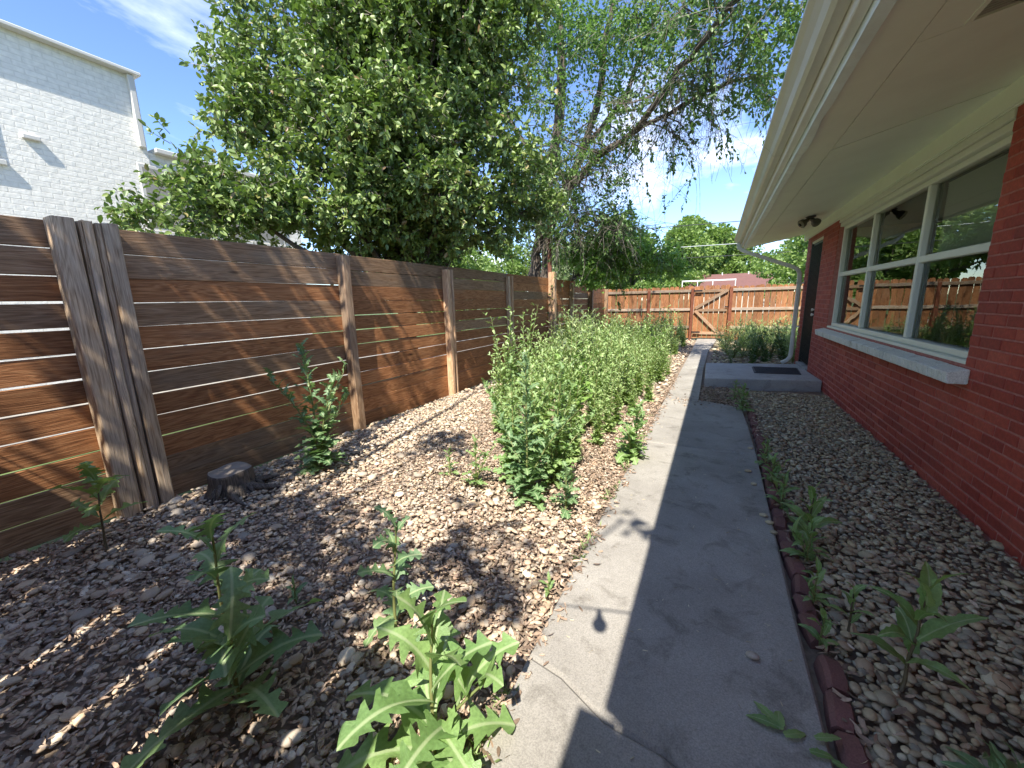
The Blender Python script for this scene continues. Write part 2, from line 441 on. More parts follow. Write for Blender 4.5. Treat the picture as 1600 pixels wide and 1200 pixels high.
# ------------------------------------------------------------------ mesh helpers
class MB:
    """collects geometry for ONE mesh"""

    def __init__(s):
        s.v, s.f, s.mi, s.uv = [], [], [], []

    def add(s, verts, faces, mi=0):
        o = len(s.v)
        s.v.extend(tuple(q) for q in verts)
        s.f.extend(tuple(i + o for i in f) for f in faces)
        s.mi.extend([mi] * len(faces))

    def box(s, lo, hi, b=0.0, mi=0):
        s.add(*cbox(lo, hi, b), mi)

    def tube(s, pts, rad, n=6, mi=0, cap=True):
        s.add(*tube(pts, rad, n, cap), mi)

    def mesh(s, name, mats, smooth=False):
        me = bpy.data.meshes.new(name)
        me.from_pydata(s.v, [], s.f)
        for mname in ([mats] if isinstance(mats, str) else mats):
            me.materials.append(MATS[mname])
        if any(s.mi):
            me.polygons.foreach_set('material_index', s.mi)
        if smooth:
            me.polygons.foreach_set('use_smooth', [True] * len(me.polygons))
        me.update()
        return me


def cbox(lo, hi, b=0.0):
    x0, y0, z0 = lo
    x1, y1, z1 = hi
    if b <= 0:
        v = [(x0, y0, z0), (x1, y0, z0), (x1, y1, z0), (x0, y1, z0), (x0, y0, z1), (x1, y0, z1), (x1, y1, z1), (x0, y1, z1)]
        f = [(3, 2, 1, 0), (4, 5, 6, 7), (0, 1, 5, 4), (1, 2, 6, 5), (2, 3, 7, 6), (3, 0, 4, 7)]
        return v, f
    c = ((x0 + x1) / 2, (y0 + y1) / 2, (z0 + z1) / 2)
    h = ((x1 - x0) / 2, (y1 - y0) / 2, (z1 - z0) / 2)
    b = min(b, min(h) * 0.9)
    v, idx = [], {}
    for sx in (-1, 1):
        for sy in (-1, 1):
            for sz in (-1, 1):
                for k in range(3):
                    q = [sx * h[0], sy * h[1], sz * h[2]]
                    for j in range(3):
                        if j != k:
                            q[j] -= (sx, sy, sz)[j] * b
                    idx[(sx, sy, sz, k)] = len(v)
                    v.append((c[0] + q[0], c[1] + q[1], c[2] + q[2]))
    f = []
    for k in range(3):
        i, j = (k + 1) % 3, (k + 2) % 3
        for s in (-1, 1):
            q = []
            for a, d in ((-1, -1), (1, -1), (1, 1), (-1, 1)):
                sg = [0, 0, 0]
                sg[k], sg[i], sg[j] = s, a, d
                q.append(idx[(*sg, k)])
            f.append(tuple(q if s > 0 else q[::-1]))
    for k in range(3):
        i, j = (k + 1) % 3, (k + 2) % 3
        for a in (-1, 1):
            for d in (-1, 1):
                s0, s1 = [0, 0, 0], [0, 0, 0]
                s0[k], s1[k] = -1, 1
                s0[i] = s1[i] = a
                s0[j] = s1[j] = d
                q = [idx[(*s0, i)], idx[(*s1, i)], idx[(*s1, j)], idx[(*s0, j)]]
                f.append(tuple(q if a * d > 0 else q[::-1]) if False else tuple(q))
    for sx in (-1, 1):
        for sy in (-1, 1):
            for sz in (-1, 1):
                f.append(tuple(idx[(sx, sy, sz, k)] for k in range(3)))
    return v, f


def tube(pts, rad, n=6, cap=True):
    pts = [Vector(q) for q in pts]
    if not hasattr(rad, '__len__'):
        rad = [rad] * len(pts)
    v, f = [], []
    up = Vector((0.13, 0.21, 0.97))
    for i, q in enumerate(pts):
        d = (pts[min(i + 1, len(pts) - 1)] - pts[max(i - 1, 0)])
        d = d.normalized() if d.length > 1e-9 else Vector((0, 0, 1))
        a = d.cross(up)
        if a.length < 0.05:
            a = d.cross(Vector((1, 0, 0)))
        a.normalize()
        b = d.cross(a)
        up = b.cross(d) if False else up
        for k in range(n):
            w_ = 2 * math.pi * k / n
            v.append(q + (a * math.cos(w_) + b * math.sin(w_)) * rad[i])
    for i in range(len(pts) - 1):
        for k in range(n):
            f.append((i * n + k, i * n + (k + 1) % n, (i + 1) * n + (k + 1) % n, (i + 1) * n + k))
    if cap:
        f.append(tuple(range(n)))
        f.append(tuple((len(pts) - 1) * n + k for k in reversed(range(n))))
    return v, f


def mesh_np(name, verts, polys, mats, smooth=False, mi=None):
    """fast mesh: verts (n,3), polys (m,k) all with k corners"""
    me = bpy.data.meshes.new(name)
    nv, (nf, k) = len(verts), polys.shape
    me.vertices.add(nv)
    me.vertices.foreach_set('co', np.ascontiguousarray(verts, dtype=np.float32).ravel())
    me.loops.add(nf * k)
    me.loops.foreach_set('vertex_index', np.ascontiguousarray(polys, dtype=np.int32).ravel())
    me.polygons.add(nf)
    me.polygons.foreach_set('loop_start', np.arange(0, nf * k, k, dtype=np.int32))
    me.polygons.foreach_set('loop_total', np.full(nf, k, dtype=np.int32))
    for mname in ([mats] if isinstance(mats, str) else mats):
        me.materials.append(MATS[mname])
    if mi is not None:
        me.polygons.foreach_set('material_index', np.ascontiguousarray(mi, dtype=np.int32))
    if smooth:
        me.polygons.foreach_set('use_smooth', np.ones(nf, dtype=bool))
    me.update(calc_edges=True)
    return me


def link(name, me, parent=None, loc=None):
    o = bpy.data.objects.new(name, me)
    COL.objects.link(o)
    if parent is not None:
        o.parent = parent
        if loc is None:
            loc = -Vector(parent.location) if parent.parent is None else Vector((0, 0, 0))
    if loc is not None:
        o.location = loc
    return o


def thing(name, label, cat, loc=(0, 0, 0), group=None):
    o = bpy.data.objects.new(name, None)
    COL.objects.link(o)
    o.location = loc
    o.empty_display_size = 0.1
    o['label'] = label
    o['category'] = cat
    if group:
        o['group'] = group
    return o


def tag(o, label, cat=None, group=None, kind=None):
    if label:
        o['label'] = label
    if cat:
        o['category'] = cat
    if group:
        o['group'] = group
    if kind:
        o['kind'] = kind
    return o


def part(name, mb, mats, parent, smooth=False):
    return link(name, mb.mesh(name, mats, smooth), parent)


def boxpart(name, lo, hi, mat, parent, b=0.004):
    mb = MB(); mb.box(lo, hi, b)
    return part(name, mb, mat, parent)


def struct(name, me):
    o = link(name, me)
    o['kind'] = 'structure'
    return o


def sub(parent_part, name, mb, mats, smooth=False):
    """a sub-part: the part sits at -root, so its children carry no extra offset"""
    o = bpy.data.objects.new(name, mb.mesh(name, mats, smooth))
    COL.objects.link(o)
    o.parent = parent_part
    return o


# ------------------------------------------------------------------ ground
def sheet(name, poly, z, mat):
    me = bpy.data.meshes.new(name)
    me.from_pydata([(x, y, z) for x, y in poly], [], [tuple(range(len(poly)))])
    me.materials.append(MATS[mat])
    return struct(name, me)


sheet('ground', [(-400, -300), (400, -300), (400, 600), (-400, 600)], -0.06, 'grass_ground')
gravel_left = sheet('gravel_bed', [(-3.47, -2.5), (-0.3, -2.5), (-0.3, 14.7), (-3.47, 14.7)], -0.03, 'soil')
gravel_right = sheet('gravel_bed', [(-0.3, -2.5), (1.6, -2.5), (1.6, 14.7), (-0.3, 14.7)], -0.026, 'soil')
tag(gravel_left, 'river rock and bark bed between slat fence and concrete path')
tag(gravel_right, 'grey river rock bed along the red brick wall')


sheet('driveway', [(-8.98, -8), (-5.6, -8), (-5.6, 30), (-8.98, 30)], -0.05, 'path_concrete')

# concrete path: slabs with joints and one slanting crack
def slab_mesh(name, quad, z0, z1, mat, b=0.012):
    """prism over a polygon with a chamfered top edge"""
    n = len(quad)
    c = Vector((sum(q[0] for q in quad) / n, sum(q[1] for q in quad) / n))
    inner = [tuple(Vector(q) + (c - Vector(q)).normalized() * b * 1.3) for q in quad]
    v = [(x, y, z0) for x, y in quad] + [(x, y, z1 - b) for x, y in quad] + [(x, y, z1) for x, y in inner]
    f = [tuple(range(2 * n, 3 * n))]
    for i in range(n):
        j = (i + 1) % n
        f += [(i, j, n + j, n + i), (n + i, n + j, 2 * n + j, 2 * n + i)]
    me = bpy.data.meshes.new(name)
    me.from_pydata(v, [], f)
    me.materials.append(MATS[mat])
    return me


path = sheet('path', [(-0.50, -2.5), (0.38, -2.5), (0.38, 5.5), (-0.50, 5.5)], -0.018, 'soil')
crack = [(-0.54, 1.16), (-0.40, 1.13), (-0.22, 1.04), (-0.05, 1.02), (0.15, 0.95), (0.39, 0.91)]
crack2 = [(x, y + 0.0035 + 0.0015 * math.sin(9 * x)) for x, y in crack]
slabs = [
    [(-0.50, -2.4), (0.40, -2.4)] + crack[::-1],
    crack2 + [(0.385, 1.85), (0.39, 3.735), (0.0, 3.75), (-0.53, 3.745), (-0.545, 2.4)],
    [(-0.53, 3.755), (0.0, 3.76), (0.39, 3.745), (0.385, 4.6), (0.36, 5.35), (0.20, 5.50), (-0.10, 5.62), (-0.52, 5.75), (-0.535, 4.8)],
    [(-0.52, 5.765), (-0.12, 5.63), (-0.13, 8.4), (-0.50, 8.4)],
    [(-0.50, 8.412), (-0.13, 8.412), (-0.10, 11.2), (-0.48, 11.2)],
    [(-0.48, 11.212), (-0.10, 11.212), (0.10, 14.5), (-0.48, 14.5)],
]
for i, q in enumerate(slabs):
    link('slab', slab_mesh('slab', q, -0.017, 0.030 - 0.002 * (i % 2), 'path_concrete', 0.010), path, (0, 0, 0))

# ------------------------------------------------------------------ pebbles
def ico(sub_):
    import bmesh
    bm = bmesh.new()
    bmesh.ops.create_icosphere(bm, subdivisions=sub_, radius=0.5)
    bm.verts.ensure_lookup_table()
    v = np.array([q.co[:] for q in bm.verts])
    f = np.array([[w_.index for w_ in q.verts] for q in bm.faces])
    bm.free()
    return v, f


def rock_shapes(sub_, n, seed):
    g = np.random.default_rng(seed)
    v, f = ico(sub_)
    out = []
    for _ in range(n):
        w_ = v.copy()
        for _k in range(3):
            d = g.normal(size=3); d /= np.linalg.norm(d)
            w_ *= (1 + 0.16 * g.normal() * np.tanh(3 * (v @ d)))[:, None]
        w_ *= np.array([1.0, g.uniform(0.62, 0.95), g.uniform(0.30, 0.46)])
        out.append(w_)
    return out, f


def rot_z(a):
    c, s = np.cos(a), np.sin(a)
    M = np.zeros((len(a), 3, 3)); M[:, 0, 0] = c; M[:, 0, 1] = -s; M[:, 1, 0] = s; M[:, 1, 1] = c; M[:, 2, 2] = 1
    return M


def rot_x(a):
    c, s = np.cos(a), np.sin(a)
    M = np.zeros((len(a), 3, 3)); M[:, 1, 1] = c; M[:, 1, 2] = -s; M[:, 2, 1] = s; M[:, 2, 2] = c; M[:, 0, 0] = 1
    return M


def rot_y(a):
    c, s = np.cos(a), np.sin(a)
    M = np.zeros((len(a), 3, 3)); M[:, 0, 0] = c; M[:, 0, 2] = s; M[:, 2, 0] = -s; M[:, 2, 2] = c; M[:, 1, 1] = 1
    return M


def instance_merge(shapes, faces, which, mats3, pos):
    """merge instances of shapes[k] with 3x3 mats at pos"""
    vs, fs, off = [], [], 0
    for k, sh in enumerate(shapes):
        idx = np.nonzero(which == k)[0]
        if not len(idx):
            continue
        vv = np.einsum('nij,vj->nvi', mats3[idx], sh) + pos[idx][:, None, :]
        ff = faces[None] + (np.arange(len(idx)) * len(sh))[:, None, None] + off
        vs.append(vv.reshape(-1, 3)); fs.append(ff.reshape(-1, faces.shape[1]))
        off += len(idx) * len(sh)
    return np.concatenate(vs), np.concatenate(fs)


def jitter_grid(x0, x1, y0, y1, step, g, jit=0.75):
    xs = np.arange(x0, x1, step); ys = np.arange(y0, y1, step)
    X, Y = np.meshgrid(xs, ys)
    P = np.stack([X.ravel(), Y.ravel()], 1) + g.uniform(-jit * step, jit * step, (X.size, 2))
    return P[(P[:, 0] > x0) & (P[:, 0] < x1) & (P[:, 1] > y0) & (P[:, 1] < y1)]


SH80, F80 = rock_shapes(2, 8, 3)
SH20, F20 = rock_shapes(1, 6, 4)


def smooth_noise(P, seed, scale):
    g = np.random.default_rng(seed)
    out = np.zeros(len(P))
    for _ in range(7):
        k = g.normal(size=2) * scale
        out += np.sin(P @ k + g.uniform(0, 6.28))
    return out / 7 ** 0.5


def bed(parent, P, z_of, size_of, mat, g, n_single, near_key):
    n = len(P)
    size = size_of(P, g)
    z = z_of(P, g)
    M = rot_z(g.uniform(0, 6.28, n)) @ rot_x(g.normal(0, 0.2, n)) @ rot_y(g.normal(0, 0.2, n)) * size[:, None, None]
    pos = np.column_stack([P, z + size * 0.13])
    which = g.integers(0, 8, n)
    key = near_key(P, size)
    order = np.argsort(-key)
    single, rest = order[:n_single], order[n_single:]
    meshes = []
    for k in range(8):
        meshes.append(mesh_np('stone', SH80[k], F80, mat, True))
    for i in single:
        o = bpy.data.objects.new('stone', meshes[which[i]])
        COL.objects.link(o)
        o.parent = parent
        m4 = Matrix(M[i].tolist()).to_4x4(); m4.translation = Vector(pos[i])
        o.matrix_basis = m4
    near = rest[np.hypot(P[rest, 0], P[rest, 1]) < 2.7]
    far = rest[np.hypot(P[rest, 0], P[rest, 1]) >= 2.7]
    v, f = instance_merge(SH80, F80, which[near], M[near], pos[near])
    if len(far):
        v2, f2 = instance_merge(SH20, F20, which[far] % 6, M[far], pos[far])
        f = np.concatenate([f, f2 + len(v)]); v = np.concatenate([v, v2])
    o = link('river_rock', mesh_np('river_rock', v, f, mat, True), parent, (0, 0, 0))
    o['kind'] = 'stuff'


g = np.random.default_rng(11)
PL = np.concatenate([jitter_grid(-3.42, -0.58, -0.1, 5.0, 0.0245, g), jitter_grid(-3.42, -0.55, 5.0, 14.4, 0.075, g)])
PLs = smooth_noise(PL, 5, 2.3)


def size_left(P, g):
    s = g.lognormal(math.log(0.0235), 0.38, len(P))
    s *= np.where(P[:, 0] < -2.3, 1.25, 1.0) * np.where(P[:, 1] > 5, 2.2, 1.0)
    return np.clip(s, 0.013, 0.085)


def z_left(P, g):
    mul = smooth_noise(P, 5, 2.3)
    return g.uniform(-0.016, 0.006, len(P)) - 0.006 * np.clip(mul, 0, 2) + np.where(P[:, 0] < -2.6, 0.004, 0)


bed(gravel_left, PL, z_left, size_left, 'pebble', g, 300, lambda P, s: s / (0.6 + np.hypot(P[:, 0], P[:, 1])) * (P[:, 1] > 0.45))
g = np.random.default_rng(12)
PR = np.concatenate([jitter_grid(0.49, 1.43, 0.5, 6.6, 0.0235, g), jitter_grid(-0.1, 0.5, 5.75, 6.6, 0.03, g), jitter_grid(0.0, 1.43, 8.9, 14.3, 0.1, g)])
bed(gravel_right, PR, lambda P, g: g.uniform(-0.016, 0.008, len(P)), lambda P, g: np.clip(g.lognormal(math.log(0.029), 0.34, len(P)), 0.014, 0.07) * np.where(P[:, 1] > 8, 2.5, 1.0),
    'pebble_grey', g, 300, lambda P, s: s / (0.6 + np.hypot(P[:, 0], P[:, 1])) * (P[:, 1] > 0.7))
# a few stones that strayed on to the path edge
for i, (x, y, s) in enumerate([(0.345, 2.66, 0.05), (0.36, 2.58, 0.045), (0.37, 2.47, 0.04), (0.30, 3.35, 0.05), (0.33, 3.12, 0.04), (0.36, 3.9, 0.045)]):
    o = link('stone', mesh_np('stone', SH80[i % 8] * s, F80, 'pebble_grey', True), gravel_right, (x, y, 0.036))
o = link('stone', mesh_np('stone', SH80[3] * 0.046, F80, 'pebble'))
o.location = (0.205, 1.50, 0.040)
tag(o, 'single brown pebble lying alone on the shaded concrete path', 'stone')

# bark chips and dry leaves: one mass
def chips(name, parent, P, z, smin, smax, mat, g, curl=0.35, aspect=0.32):
    n = len(P)
    xs = np.linspace(-0.5, 0.5, 4)
    sh = []
    for k in range(4):
        w_ = np.array([0.35, 1.0, 0.85, 0.2]) * aspect * 0.5
        zc = curl * (xs ** 2) * (1 if k % 2 else -0.6)
        sh.append(np.concatenate([np.stack([xs, -w_, zc + 0.08 * (k > 1)], 1), np.stack([xs, w_, zc - 0.05], 1)]))
    fc = np.array([[i, i + 1, i + 5, i + 4] for i in range(3)])
    s = g.uniform(smin, smax, n)
    M = rot_z(g.uniform(0, 6.28, n)) @ rot_x(g.normal(0, 0.5, n)) @ rot_y(g.normal(0, 0.32, n)) * s[:, None, None]
    v, f = instance_merge(sh, fc, g.integers(0, 4, n), M, np.column_stack([P, z]))
    o = link(name, mesh_np(name, v, f, mat), parent, (0, 0, 0))
    o['kind'] = 'stuff'
    return o


g = np.random.default_rng(21)
PM = jitter_grid(-3.40, -0.52, -0.1, 6.0, 0.0155, g)
dens = smooth_noise(PM, 5, 2.3) * 0.55 + 0.35 * smooth_noise(PM, 8, 5.0) + np.where(PM[:, 0] > -2.5, 0.35, -0.55) + 0.5 * np.exp(-((PM[:, 1] - 1.1) / 0.6) ** 2) * (PM[:, 0] > -2.6)
PM = PM[g.uniform(size=len(PM)) < np.clip(0.42 + 0.52 * dens, 0.08, 0.97)]
chips('bark_mulch', gravel_left, PM, g.uniform(0.003, 0.018, len(PM)), 0.011, 0.038, 'mulch', g)
PM = np.concatenate([jitter_grid(-0.12, 0.5, 5.45, 6.7, 0.022, g), jitter_grid(0.44, 0.52, 1.0, 5.4, 0.03, g), jitter_grid(0.5, 1.43, 0.3, 6.5, 0.07, g)])
chips('bark_mulch', gravel_right, PM, g.uniform(0.006, 0.03, len(PM)), 0.018, 0.05, 'mulch', g)
PM = np.concatenate([np.column_stack([g.normal(-0.53, 0.035, 900), g.uniform(0.3, 7.5, 900)]), np.column_stack([g.uniform(-0.4, 0.4, 160), g.normal(5.5, 0.15, 160)])])
chips('leaf_litter', path, PM, 0.032 + g.uniform(0, 0.008, len(PM)), 0.015, 0.045, 'mulch', g)
PM = np.column_stack([g.uniform(-0.45, 0.36, 150), 0.8 + g.gamma(2.0, 0.9, 150)])
chips('straw', path, PM, np.full(len(PM), 0.0325), 0.008, 0.022, 'straw', g, 0.02, 0.16)

# ------------------------------------------------------------------ house
WX = 1.434                       # face of the brick wall
Y0H, Y1H = -7.0, 9.40
WIN = (3.53, 7.22, 0.90, 2.34)   # y0 y1 z0 z1 of the window opening
DOOR = (8.14, 9.06, 0.13, 2.25)
house = thing('brick_house', 'red painted brick house with wide cream eave and large white window', 'house', (WX, 5.0, 0))
core = MB()
for lo, hi in [((WX + .0045, Y0H, -.05), (WX + .20, WIN[0], 2.5)), ((WX + .0045, WIN[0], -.05), (WX + .20, WIN[1], WIN[2] - .02)),
               ((WX + .0045, WIN[0], WIN[3]), (WX + .20, WIN[1], 2.5)), ((WX + .0045, WIN[1], -.05), (WX + .20, DOOR[0], 2.5)),
               ((WX + .0045, DOOR[0], -.05), (WX + .20, DOOR[1], DOOR[2] - .01)), ((WX + .0045, DOOR[0], DOOR[3]), (WX + .20, DOOR[1], 2.5)),
               ((WX + .0045, DOOR[1], -.05), (WX + .20, Y1H - .01, 2.5)),
               ((WX + .20, Y1H - .21, -.05), (9.0, Y1H - .01, 2.6)), ((WX + .20, Y0H, -.05), (9.0, Y0H + .2, 2.6)), ((8.8, Y0H + .2, -.05), (9.0, Y1H - .21, 2.6))]:
    core.box(lo, hi)
part('wall', core, 'red_mortar', house)
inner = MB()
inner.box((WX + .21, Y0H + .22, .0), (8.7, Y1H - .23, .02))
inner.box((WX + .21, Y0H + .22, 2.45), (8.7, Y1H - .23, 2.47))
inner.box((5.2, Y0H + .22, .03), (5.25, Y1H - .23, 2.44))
part('room', inner, 'room_shade', house)

BL, BH, GAP = 0.196, 0.0575, 0.0095
bricks = []
row = 0
z = 0.0
while z + BH < 2.345:
    off = (row % 2) * 0.5 * (BL + GAP)
    y = -1.2 - off
    while y < Y1H:
        segs = [(y, min(y + BL, Y1H))]
        for (a, b, c, d) in (WIN, DOOR):
            if z + BH > c - 0.015 and z < d + 0.01:
                out = []
                for s0, s1 in segs:
                    if s1 <= a or s0 >= b:
                        out.append((s0, s1))
                    else:
                        if s0 < a - 0.02:
                            out.append((s0, a - 0.001))
                        if s1 > b + 0.02:
                            out.append((b + 0.001, s1))
                segs = out
        for s0, s1 in segs:
            if s1 - s0 > 0.03:
                bricks.append((s0, s1, z))
        y += BL + GAP
    row += 1
    z += BH + GAP


def brick_key(q):
    yc, zc = (q[0] + q[1]) / 2, q[2] + .03
    d = math.sqrt(WX ** 2 + yc ** 2 + (zc - 1.33) ** 2)
    # in the picture only beyond the frame's right edge (about 41 degrees right of the path)
    edge = 2.15 + max(0, 2.4 - zc) * 0.0
    seen = yc > 2.15 + 0.55 * zc - (0.0 if zc > 0.2 else 0)
    seen = yc > 3.1 + (0.20 * zc if zc > 0.9 else 0.1 * zc) - 0.2
    return (1 if seen and (q[1] - q[0]) > 0.08 else 0) / d


bricks.sort(key=brick_key, reverse=True)
bmesh_cache = {}
rest = MB()
for i, (s0, s1, z) in enumerate(bricks):
    dx = random.uniform(-0.0022, 0.0015)
    if i < 300:
        key = round(s1 - s0, 3)
        if key not in bmesh_cache:
            mb = MB(); mb.box((0, 0, 0), (0.07, s1 - s0, BH), 0.004)
            bmesh_cache[key] = mb.mesh('brick', 'red_brick')
        o = link('brick', bmesh_cache[key], house, Vector((WX + dx, s0, z)) - Vector(house.location))
    else:
        rest.box((WX + dx, s0, z), (WX + 0.07, s1, z + BH), 0.004 if s0 < 6 else 0.003)
o = part('brickwork', rest, 'red_brick', house)
o['kind'] = 'stuff'

# window: frame, mullions, panes, header, painted rowlock sill
wy0, wy1, wz0, wz1 = WIN[0], WIN[1], 0.905, 2.235
fx = WX + 0.055
win = MB()
win.box((fx, wy0, wz0), (fx + .07, wy0 + .05, wz1), .004)
win.box((fx, wy1 - .05, wz0), (fx + .07, wy1, wz1), .004)
win.box((fx, wy0 + .051, wz1 - .045), (fx + .07, wy1 - .051, wz1), .004)
win.box((fx - .012, wy0 + .051, wz0), (fx + .07, wy1 - .051, wz0 + .045), .004)
window = part('window', win, 'window_paint', house)
YM = [wy0 + .05, 4.70, 6.00, wy1 - .05]
ZM = [wz0 + .045, 1.605, wz1 - .045]
for ym in YM[1:3]:
    mb = MB(); mb.box((fx + .003, ym - .023, ZM[0] + .001), (fx + .066, ym + .023, ZM[2] - .001), .006)
    sub(window, 'mullion', mb, 'window_paint')
for k in range(3):
    a, b = YM[k] + (.024 if k else .001), YM[k + 1] - (.024 if k < 2 else .001)
    mb = MB(); mb.box((fx + .006, a, ZM[1] - .028), (fx + .063, b, ZM[1] + .028), .006)
    sub(window, 'rail', mb, 'window_paint')
    for (c, d) in ((ZM[0] + .001, ZM[1] - .029), (ZM[1] + .029, ZM[2] - .001)):
        mb = MB()
        mb.add([(fx + .045, a, c), (fx + .045, b, c), (fx + .045, b, d), (fx + .045, a, d)], [(3, 2, 1, 0)])
        sub(window, 'pane', mb, 'window_glass')
for k in range(34):       # blind behind the nearest upper pane
    z = 2.185 - k * 0.0168
    mb = MB(); mb.add([(fx + .10, YM[0], z), (fx + .10, YM[1] - .04, z), (fx + .113, YM[1] - .04, z - .0165), (fx + .113, YM[0], z - .0165)], [(0, 1, 2, 3)])
    sub(window, 'blind_slat', mb, 'blind_paint')
boxpart('header_board', (WX + .012, wy0 + .001, wz1 + .001), (WX + .10, wy1 - .001, 2.285), 'window_paint', house)
boxpart('header_board', (WX - .006, wy0 + .001, 2.287), (WX + .10, wy1 - .001, 2.338), 'window_paint', house)
boxpart('sill_board', (WX + .005, wy0 + .004, .862), (fx + .069, wy1 - .004, .903), 'window_paint', house)
sill_core = MB(); sill_core.box((WX - .07, 3.46, .775), (WX + .05, 7.30, .80))
sill = part('sill', sill_core, 'sill_paint', house)
y = 3.45
i = 0
while y < 7.28:
    h = random.uniform(-.0025, .0025)
    mb = MB()
    x0, x1 = WX - .098 + random.uniform(-.002, .002), WX + .0
    v = [(x0, y, .765), (x1, y, .765), (x1, y + .060, .765), (x0, y + .060, .765), (x0 - .012, y, .838 + h), (x1, y, .862 + h), (x1, y + .060, .862 + h), (x0 - .012, y + .060, .838 + h)]
    c, f = cbox((0, 0, 0), (1, 1, 1), 0.06)
    vv = []
    for (a, b, d) in c:                     # chamfered brick bent to the sloping sill section
        q = Vector((0, 0, 0))
        for k, (ca, cb_, cd) in enumerate([(0, 0, 0), (1, 0, 0), (1, 1, 0), (0, 1, 0), (0, 0, 1), (1, 0, 1), (1, 1, 1), (0, 1, 1)]):
            wgt = (a if ca else 1 - a) * (b if cb_ else 1 - b) * (d if cd else 1 - d)
            q += Vector(v[k]) * wgt
        vv.append(q)
    mb.add(vv, f)
    sub(sill, 'brick', mb, 'sill_paint')
    y += .066
    i += 1

# door with iron security bars
dy0, dy1, dz0, dz1 = DOOR
door = part('door', (lambda m: (m.box((WX + .055, dy0 + .04, dz0 + .01), (WX + .09, dy1 - .04, dz1 - .04), .003), m)[1])(MB()), 'black_iron', house)
for k in range(9):
    yy = dy0 + .08 + k * (dy1 - dy0 - .16) / 8
    mb = MB(); mb.box((WX + .012, yy - .009, dz0 + .05), (WX + .030, yy + .009, dz1 - .08), .002)
    sub(door, 'bar', mb, 'black_iron')
for zz_ in (dz0 + .03, 1.0, dz1 - .08):
    mb = MB(); mb.box((WX + .032, dy0 + .045, zz_), (WX + .050, dy1 - .045, zz_ + .045), .002)
    sub(door, 'crossbar', mb, 'black_iron')
for zz_ in (1.02, 1.10):
    mb = MB(); mb.tube([(WX + .035, dy0 + .09, zz_), (WX + .005, dy0 + .09, zz_), (WX - .02, dy0 + .09, zz_), (WX - .03, dy0 + .09, zz_)], [.02, .012, .027, .016], 12)
    sub(door, 'knob', mb, 'knob_metal', True)
boxpart('door_frame', (WX + .008, dy0 + .001, dz0), (WX + .18, dy0 + .038, dz1 - .001), 'black_iron', house)
boxpart('door_frame', (WX + .008, dy1 - .038, dz0), (WX + .18, dy1 - .001, dz1 - .001), 'black_iron', house)
boxpart('door_frame', (WX + .008, dy0 + .039, dz1 - .038), (WX + .18, dy1 - .039, dz1 - .001), 'window_paint', house)
boxpart('threshold', (WX - .03, dy0 + .001, .085), (WX + .18, dy1 - .001, .128), 'landing_concrete', house)

# eave: soffit (rising toward the wall), frieze, fascia, gutter
SX0, SX1 = 0.462, WX - .022
zs = lambda x: 2.300 + (x - 0.44) * 0.185
YE = 9.74


def soffit_piece(x0, x1, y0, y1, skew=0.0, drop=0.0, skew2=0.0):
    mb = MB()
    t_ = .012
    b = [(x0, y0 + skew, zs(x0) - drop), (x1, y0, zs(x1) - drop), (x1, y1, zs(x1) - drop), (x0, y1 + skew2, zs(x0) - drop)]
    mb.add(b + [(x, y, z + t_) for x, y, z in b], [(3, 2, 1, 0), (4, 5, 6, 7), (0, 1, 5, 4), (1, 2, 6, 5), (2, 3, 7, 6), (3, 0, 4, 7)])
    return part('soffit_panel', mb, 'soffit_paint', house)


XJ = 0.655
for a, b in ((-7, 1.0), (1.004, 4.60), (4.604, 8.1), (8.104, YE)):
    soffit_piece(SX0, XJ - .003, a, b, 0, 0.003)
for a, b in ((-7, .2), (.205, 1.93), (2.47, 3.577), (3.583, 7.9), (7.905, YE)):
    soffit_piece(XJ + .003, SX1, a, b, 0.25 if abs(a - 3.583) < .01 else 0.0, 0.002 if a > 3.5 else 0.0, 0.25 if abs(b - 3.577) < .001 else 0.0)
soffit_piece(XJ + .002, .80, 1.934, 2.466)
soffit_piece(1.20, SX1, 1.934, 2.466)
vent = part('soffit_vent', (lambda m: (m.box((.80, 1.94, zs(.8) + .03), (1.20, 2.46, zs(.8) + .04)), m)[1])(MB()), 'vent_shade', house)
for lo, hi in (((.80, 1.94), (.82, 2.46)), ((1.18, 1.94), (1.20, 2.46)), ((.822, 1.94), (1.178, 1.955)), ((.822, 2.445), (1.178, 2.46))):
    mb = MB(); xm = (lo[0] + hi[0]) / 2
    mb.add([(x, y, zs(x) + dz) for dz in (-.004, .012) for x, y in ((lo[0], lo[1]), (hi[0], lo[1]), (hi[0], hi[1]), (lo[0], hi[1]))],
           [(3, 2, 1, 0), (4, 5, 6, 7), (0, 1, 5, 4), (1, 2, 6, 5), (2, 3, 7, 6), (3, 0, 4, 7)])
    sub(vent, 'vent_frame', mb, 'soffit_paint')
for k in range(24):
    yy = 1.965 + k * .0205
    mb = MB()
    mb.add([(x, yy + dy, zs(x) + .003 + dz) for x in (.822, 1.178) for dy, dz in ((0, 0), (.004, 0), (.004, .01), (0, .01))],
           [(0, 1, 2, 3), (7, 6, 5, 4), (0, 4, 5, 1), (1, 5, 6, 2), (2, 6, 7, 3), (3, 7, 4, 0)])
    sub(vent, 'louvre', mb, 'gutter_paint')
boxpart('frieze_board', (WX - .022, Y0H, 2.352), (WX + .006, YE - .02, zs(WX - .022) + .02), 'soffit_paint', house)
boxpart('frieze_board', (WX - .012, Y0H, 2.340), (WX + .006, YE - .05, 2.350), 'soffit_paint', house, .002)
